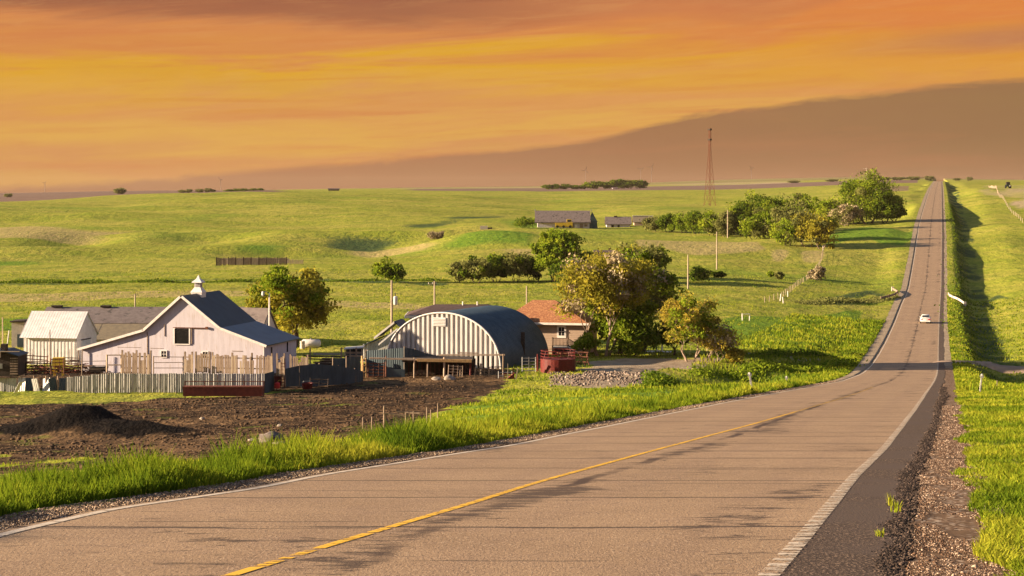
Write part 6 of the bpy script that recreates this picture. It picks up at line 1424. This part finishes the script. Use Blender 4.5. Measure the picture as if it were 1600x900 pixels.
for a in [(1174, 279, 263, .2, 'faint wind turbine right of the lattice mast'), (915, 287, 266, 1.2, 'faint wind turbine above the left of the skyline shelterbelt'), (1001, 283, 265, .6, 'faint wind turbine above the right end of the skyline shelterbelt'), (1018, 281, 261, 1.0, 'faint wind turbine just right of the skyline shelterbelt'),
          (70, 299, 286, .8, 'faint wind turbine far left on the skyline'), (345, 296, 281, .3, 'faint wind turbine above the left skyline tree rows')]: turbine(*a)

# ------------------------------------------------------------------ buildings on the slope
def hill_barn():
    p = at(885, 356); s = p.y/F; r = empty('hill_barn', p, 0, 'long hill barn with a grey roof and a dark blue gable end', 'barn'); X = lambda x: (x-885)*s; D = 9
    ez, rz = 9*s, 25*s
    MB().prism([(0, -1), (D, -1), (D, ez), (D/2, rz-.3), (0, ez)], X(840), X(921), 'x').build('wall', white_boards, r)
    MB().prism([(-.6, ez-.4), (D/2, rz), (D/2, rz+.4), (-.6, ez)], X(836), X(923), 'x').prism([(D+.6, ez-.4), (D/2, rz), (D/2, rz+.4), (D+.6, ez)], X(836), X(923), 'x').build('roof', grey_roof, r)
    MB().prism([(X(920.5), -.5), (X(934), -.5), (X(933), 9*s), (X(926), rz-1), (X(920.5), 10*s)], .3, .5).build('gable_wall', teal_wall, r)
    q = MB(); q.add([(X(921), .2, 10*s), (X(926), D/2, rz), (X(934), .8, 9*s), (X(934), D, 9*s), (X(921), D, 10*s)], [(0,1,2), (2,1,3), (3,1,4), (0,1,4)]).build('gable_roof', slate_roof, r)
    for x in (836.5, 925): MB().tube([(X(x), D/2, rz), (X(x), D/2, rz+.9)], .15, 5).build('finial', steel, r)
    MB().box(X(893), X(897), -.2, -.02, 0, 7*s).box(X(906), X(911), -.2, -.02, 0, 6*s).box(X(913), X(918), -.2, -.02, .5, 5.5*s).build('door', old_wood, r)
    MB().box(X(898), X(902), -.15, -.02, 0, 5*s).build('window', white_trim, r)
    r = empty('farm_machine', p + Vector((X(880), -3.5, 0)), 0, 'yellow farm machine parked before the hill barn', 'machine')
    MB().box(-3.0, .8, -.8, .8, .4, 1.9).prism([(.8, .4), (3.3, .4), (3.3, 2.2), (1.6, 2.0), (.8, 1.9)], -.8, .8).build('body', yellow_paint, r); MB().box(1.2, 2.9, -.7, .7, 2.21, 3.2).build('cab', yellow_paint, r); MB().box(1.4, 2.7, -.73, -.71, 2.3, 3.0).build('window', glass, r)
    for x in (-2.2, 0, 2.4): MB().tube([(x, -.95, .5), (x, -.75, .5)], .5, 14).build('wheel', black_rubber, r)
    p2 = at(958, 355.5); s = p2.y/F; r = empty('low_shed', p2, 0, 'low grey-roofed shed right of the hill barn, half behind bushes', 'shed'); X = lambda x: (x-958)*s
    MB().prism([(0, -1), (6, -1), (6, 5*s), (3, 15*s), (0, 4*s)], X(948), X(985), 'x').build('wall', white_boards, r); MB().prism([(-.4, 4*s), (3, 15.4*s), (3, 16.5*s), (-.4, 5.2*s)], X(946), X(987), 'x').prism([(6.4, 4*s), (3, 15.4*s), (3, 16.5*s), (6.4, 5.2*s)], X(946), X(987), 'x').build('roof', grey_roof, r)
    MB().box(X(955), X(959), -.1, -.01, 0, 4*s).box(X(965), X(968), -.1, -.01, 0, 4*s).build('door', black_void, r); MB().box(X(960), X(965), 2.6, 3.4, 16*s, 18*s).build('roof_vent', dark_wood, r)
    p2 = at(1003, 352); s = p2.y/F; r = empty('low_shed', p2, 0, 'second low shed with a pale ridge just left of the grove', 'shed'); X = lambda x: (x-1003)*s
    MB().prism([(0, -1), (6, -1), (6, 5*s), (3, 13*s), (0, 4*s)], X(991), X(1020), 'x').build('wall', siding, r); MB().prism([(-.4, 4*s), (3, 13*s), (3, 14*s), (-.4, 5.2*s)], X(989), X(1022), 'x').prism([(6.4, 4*s), (3, 13*s), (3, 14*s), (6.4, 5.2*s)], X(989), X(1022), 'x').build('roof', tan_roof, r); MB().box(X(989), X(1022), 2.6, 3.4, 14.05*s, 14.8*s).build('ridge_cap', white_trim, r)
    p2 = at(757, 358.5); s = p2.y/F; r = empty('stone_foundation', p2, 0, 'low pale foundation wall in the field left of the hill barn', 'wall'); MB().box(-7*s, 5*s, 0, 2, -.5, 1.2).build('wall', concrete, r); MB().box(5.05*s, 12*s, 0, .6, -.5, .7).build('broken_end', dark_wood, r)
    p2 = at(1276, 340); s = p2.y/F; r = empty('hidden_house', p2, 0, 'white house wall glimpsed through the grove', 'house'); MB().box(-9*s, 9*s, 0, 6, -3, 9*s).build('wall', white_boards, r); MB().prism([(-.5, 9.0*s), (3, 12*s), (6.5, 9.0*s)], -10*s, 10*s, 'x').build('roof', grey_roof, r)
    for x in (-6, -2, 2, 6): MB().box(x*s-.3, x*s+.3, -.06, -.004, 3*s, 7*s).build('window', glass, r)
    # bare earth bank roof seen above the house tree
    p2 = at(945, 402); s = p2.y/F; r = empty('root_cellar', p2, 0, 'low dark-roofed cellar shed showing above the large yellow-green tree', 'shed'); MB().box(-15*s, 20*s, 0, 4, -1, 7*s).build('wall', old_wood, r); MB().prism([(-.4, 6.5*s), (4.4, 9.5*s), (4.4, 10.5*s), (-.4, 7.6*s)], -17*s, 22*s, 'x').build('roof', brown_roof, r)
hill_barn()
def slope_pen():
    p = at(400, 414); s = p.y/F; r = empty('plank_pen', p, 0, 'weathered plank pen standing alone on the green slope', 'pen', None); X = lambda x: (x-400)*s; g = random.Random(5)
    for i, (a, b) in enumerate([(338, 346), (348, 353), (358, 368), (369, 380), (381, 392), (393, 404), (405, 416), (418, 432), (436, 448)]):
        m = MB(); x = X(a)
        while x < X(b): w = g.uniform(.14, .24); m.box(x, x+w-.03, -.03, .03, -.3, 11.5*s*g.uniform(.9, 1.03)); x += w
        m.build('plank_panel', old_wood if i not in (3, 5) else pale_wood, r)
    for a in (338, 357, 368.5, 380.5, 392.5, 404.5, 417, 434, 448): MB().box(X(a)-.09, X(a)+.09, -.16, -.04, -.4, 12.5*s).build('post', dark_wood, r)
    MB().box(X(338), X(450), .05, .12, 8.5*s, 9.2*s).build('rail', old_wood, r); MB().box(X(338), X(448), 5, 5.1, 0, 9*s).build('back_rail', pale_wood, r)
    m = MB(); x = X(450)
    while x < X(472): w = g.uniform(.2, .4); m.box(x, x+w-.1, 2.95, 3.05, -.3, 8*s*g.uniform(.7, 1.05)); x += w
    m.build('low_panel', pale_wood, r)
slope_pen()
rail_fence('farmland_gate', [(1160, 499), (1171, 499)], 1, 'small white H-shaped gate brace alone in the pasture', white_trim, .09, .05, 'gate brace', Ys=(300, 300), posts=1, hpx=9)
# wire fences
def wire_fence(pix, label, spacing=6, h=1.25, rad=.06, mt=pale_wood, nmax=60, wires=True):
    P = [at(*p) for p in pix]; r = empty('wire_fence', P[0], 0, label, 'fence'); o = P[0]; tot = sum((b-a).length for a, b in zip(P[:-1], P[1:])); n = min(int(tot/spacing), nmax); pts = []
    for i in range(n+1):
        d = tot*i/n
        for a, b in zip(P[:-1], P[1:]):
            l = (b-a).length
            if d <= l+1e-6: q = a.lerp(b, d/l); break
            d -= l
        q = Vector((q.x, q.y, gz(q.x, q.y))); pts.append(q-o); MB().tube([q-o-Vector((0,0,.3)), q-o+Vector((random.uniform(-.08,.08), 0, h*random.uniform(.9,1.1)))], rad, 5).build('post', mt, r)
    if wires:
        for z in (.4, .75, 1.1): MB().tube([p+Vector((0,0,z)) for p in pts], .012, 3, False).build('wire', steel, r)
wire_fence([(1195, 473), (1222, 466), (1240, 452), (1268, 432), (1284, 408), (1286, 392)], 'wire fence climbing the slope to the corner of the grove', 5)
wire_fence([(1598, 348), (1575, 325), (1560, 305), (1545, 292)], 'wire fence along the dry field at the upper right', 14, 1.6, .12)
for i, (px, rb, hpx, lab, le) in enumerate([(1219, 471, 12, 'pale stake leaning at the left end of the slope fence', .1), (1224, 474, 10, 'short pale stake below the leaning one', -.1), (1231, 464, 9, 'thick pale corner post of the slope fence', .0), (1286, 392, 8, 'white corner post at the foot of the grove', 0)]):
    Y = float(at(px, rb).y); post('corner_post', px, rb, rb-hpx, Y, .10, white_trim, lab, 'post', tilt=le, grp='corner posts of the slope fence')
rail_fence('rail_fence', [(567, 590), (572, 590)], 3, 'pale slatted side of the gateway beside the yellowish post', yellow_wood, .06, .05, Ys=(184.5, 184.5), posts=1, hpx=30)

# ------------------------------------------------------------------ bridge rails
def guard_rail(pts, label, h=.85, th=.25, mt=None, flip=False, Ys=None):
    P = []
    for i, (px, rw) in enumerate(pts):
        Y = Ys[i]; x = (px-800)/F*Y; P.append(Vector((x, Y, gz(x, Y))))
    r = empty('bridge_rail', P[0], 0, label, 'bridge rail', 'bridge rails'); o = P[0]; mt = mt or concrete
    m = MB()
    for a, b in zip(P[:-1], P[1:]): m.beam(a-o+Vector((0,0,h*.75)), b-o+Vector((0,0,h*.75)), .14, .42)
    m.build('rail', mt, r)
    for i, p_ in enumerate(P): MB().box(-th/2, th/2, -th/2, th/2, -.6, h*1.1, Matrix.Translation(p_-o)).build('post', old_wood, r)
    q = P[-1]-o; MB().box(-.25, .25, -.25, .25, -.5, h*1.25, Matrix.Translation(q)).build('end_block', concrete, r)
xr = lambda Y, d: 800 + float(XR(Y) + d) / Y * F
xl_ = lambda Y, d: 800 + float(XL(Y) - d) / Y * F
guard_rail([(xr(408, 1.7), 0), (xr(402, 1.9), 0), (xr(396, 2.6), 0), (xr(391, 3.7), 0), (xr(387, 5.0), 0)], 'curved pale guard rail right of the bridge', Ys=(408, 402, 396, 391, 387), h=.7)
guard_rail([(xl_(392, 4.6), 0), (xl_(398, 3.2), 0), (xl_(405, 2.2), 0), (xl_(413, 1.9), 0), (xl_(424, 3.4), 0)], 'curved weathered guard rail left of the bridge', mt=old_wood, Ys=(392, 398, 405, 413, 424), h=.75)
def creek():
    pass

# ------------------------------------------------------------------ vehicles
def car():
    Y = 322.0; x = (1446-800)/F*Y + 0; z = float(ZR(Y)); sl = (float(ZR(Y+2)) - float(ZR(Y-2)))/4
    r = empty('white_car', Vector((x, Y, z)), 0, 'white car driving away on the far road', 'car'); r.rotation_euler = (math.atan(sl), 0, -math.atan(.2233))
    white = simple('car_paint', (.72,.68,.64), (.70,.66,.62), 1, .25); L_ = 4.5
    def loft(secs, name, mt, par):
        m = MB(); n = len(secs[0][1])
        for y, s_ in secs: m.v += [(a, y, b) for a, b in s_]
        for j in range(len(secs)-1):
            for k in range(n): m.f.append([j*n+k, j*n+(k+1) % n, (j+1)*n+(k+1) % n, (j+1)*n+k])
        m.f.append(list(range(n))); m.f.append(list(range((len(secs)-1)*n, len(secs)*n))); o = m.build(name, mt, par, True); return o
    def sec(w, z0, z1, bulge=.06): return [(-w+.08, z0), (w-.08, z0), (w, z0+.15), (w+bulge, (z0+z1)/2), (w-.02, z1-.08), (w-.12, z1), (-w+.12, z1), (-w+.02, z1-.08), (-w-bulge, (z0+z1)/2), (-w, z0+.15)]
    body = loft([(0, sec(.72, .38, .88, .02)), (.10, sec(.82, .28, .98)), (.5, sec(.86, .24, 1.0)), (1.4, sec(.87, .22, .95)), (3.0, sec(.87, .22, .92)), (3.9, sec(.84, .24, .82)), (4.4, sec(.76, .30, .70, .02)), (4.5, sec(.66, .36, .62, 0))], 'body', white, r)
    cabin = [(.55, sec(.70, .90, 1.0, 0)), (1.15, sec(.66, .90, 1.40, .02)), (1.9, sec(.64, .90, 1.45, .02)), (2.5, sec(.64, .90, 1.42, .02)), (3.35, sec(.70, .88, .93, 0))]
    loft(cabin, 'cabin', white, r)
    MB().add([(-.60,.60,1.04), (.60,.60,1.04), (.52,1.06,1.36), (-.52,1.06,1.36), (-.60,.64,1.0), (.60,.64,1.0), (.52,1.1,1.33), (-.52,1.1,1.33)], [(0,1,2,3), (0,4,5,1), (3,2,6,7), (0,3,7,4), (1,5,6,2)]).build('rear_window', glass, r)
    for sx in (-1, 1): MB().add([(sx*.705,1.0,1.02), (sx*.705,3.0,1.0), (sx*.665,2.5,1.36), (sx*.665,1.3,1.37), (sx*.69,1.0,1.02), (sx*.69,3.0,1.0), (sx*.65,2.5,1.36), (sx*.65,1.3,1.37)], [(0,1,2,3), (4,5,6,7), (0,1,5,4), (2,3,7,6)]).build('side_window', glass, r)
    MB().add([(-.62,3.22,1.0), (.62,3.22,1.0), (.55,2.62,1.37), (-.55,2.62,1.37), (-.62,3.2,.98), (.62,3.2,.98), (.55,2.6,1.35), (-.55,2.6,1.35)], [(0,1,2,3), (4,5,6,7), (0,1,5,4), (2,3,7,6)]).build('windscreen', glass, r)
    MB().box(-.80, .80, -.05, .12, .30, .52).build('rear_bumper', white, r); MB().box(-.26, .26, -.065, -.052, .40, .50).build('number_plate', white_trim, r)
    MB().box(-.55, .55, -.02, .02, .80, .86).build('boot_line', dark_wood, r); MB().box(-.5, .5, -.058, .1, .24, .297).build('diffuser', black_rubber, r)
    for sx in (-1, 1):
        a, b = sorted((sx*.46, sx*.80)); MB().box(a, b, -.03, .07, .66, .80).build('tail_light', bright_red, r)
        MB().box(*sorted((sx*.80, sx*.98)), 2.55, 2.72, .92, 1.04).build('mirror', white, r)
        for y in (.85, 3.55): w = MB().tube([(sx*.70, y, .31), (sx*.90, y, .31)], .31, 18).build('wheel', black_rubber, r); MB().tube([(sx*.895, y, .31), (sx*.91, y, .31)], .19, 12).build('hub', steel, w)
car()
def tractor():
    p = at(1575, 299, 1150); s = p.y/F; p.z = -(298-HOR)*s + 0; p.z = gz(p.x, p.y); r = empty('tractor', p, 0, 'dark farm tractor with a white lamp in the dry field at the upper right', 'tractor')
    MB().box(-.9, .9, -.8, 2.2, 1.0, 2.2).build('body', simple('dark_green_paint', (.03,.06,.04)), r); c = MB().prism([(-1.1, 2.2), (1.1, 2.2), (.9, 3.6), (-.9, 3.6)], -.9, 1.0).build('cab', glass, r); MB().box(-1.1, 1.1, -1.0, 1.1, 3.61, 3.8).build('cab_roof', dark_wood, r)
    for sx in (-1, 1):
        MB().tube([(sx*1.1, 0, 1.0), (sx*1.75, 0, 1.0)], 1.05, 18).build('wheel', black_rubber, r); MB().tube([(sx*.9, 2.0, .7), (sx*1.3, 2.0, .7)], .7, 14).build('wheel', black_rubber, r)
    MB().tube([(.9, -1.0, 1.5), (.9, -.82, 1.5)], .45, 12).build('lamp_panel', white_trim, r)
tractor()
# far skyline farmstead
def far_farm():
    for (px, rb, w, h, lab, mt) in [(521, 296.5, 16, 4, 'low dark building on the skyline mound', dark_wood), (1000 - 39, 291, 8, 3, 'pale shed at the foot of the skyline shelterbelt', white_boards)]:
        Y = 2350; p = at(px, rb, Y); s = Y/F; r = empty('far_building', p, 0, lab, 'building'); MB().box(-w*s/2, w*s/2, 0, 10, -2, h*s*.6).build('wall', mt, r); MB().prism([(-1, h*s*.6), (5, h*s), (11, h*s*.6)], -w*s/2-1, w*s/2+1, 'x').build('roof', brown_roof, r)
far_farm()

def haze():
    m = bpy.data.materials.new('haze_air'); m.use_nodes = True; nt = m.node_tree; nt.nodes.clear()
    o = nt.nodes.new('ShaderNodeOutputMaterial'); v = nt.nodes.new('ShaderNodeVolumePrincipled'); nt.links.new(v.outputs[0], o.inputs['Volume'])
    v.inputs['Color'].default_value = (0.66, 0.52, 0.40, 1); v.inputs['Density'].default_value = 0.000024; v.inputs['Anisotropy'].default_value = 0.0
    b = MB().box(-4400, 3600, -62, 7020, -40, 52); h = b.build('haze', m); tag(h, 'thin haze over the whole prairie', 'haze', kind='stuff')
haze()
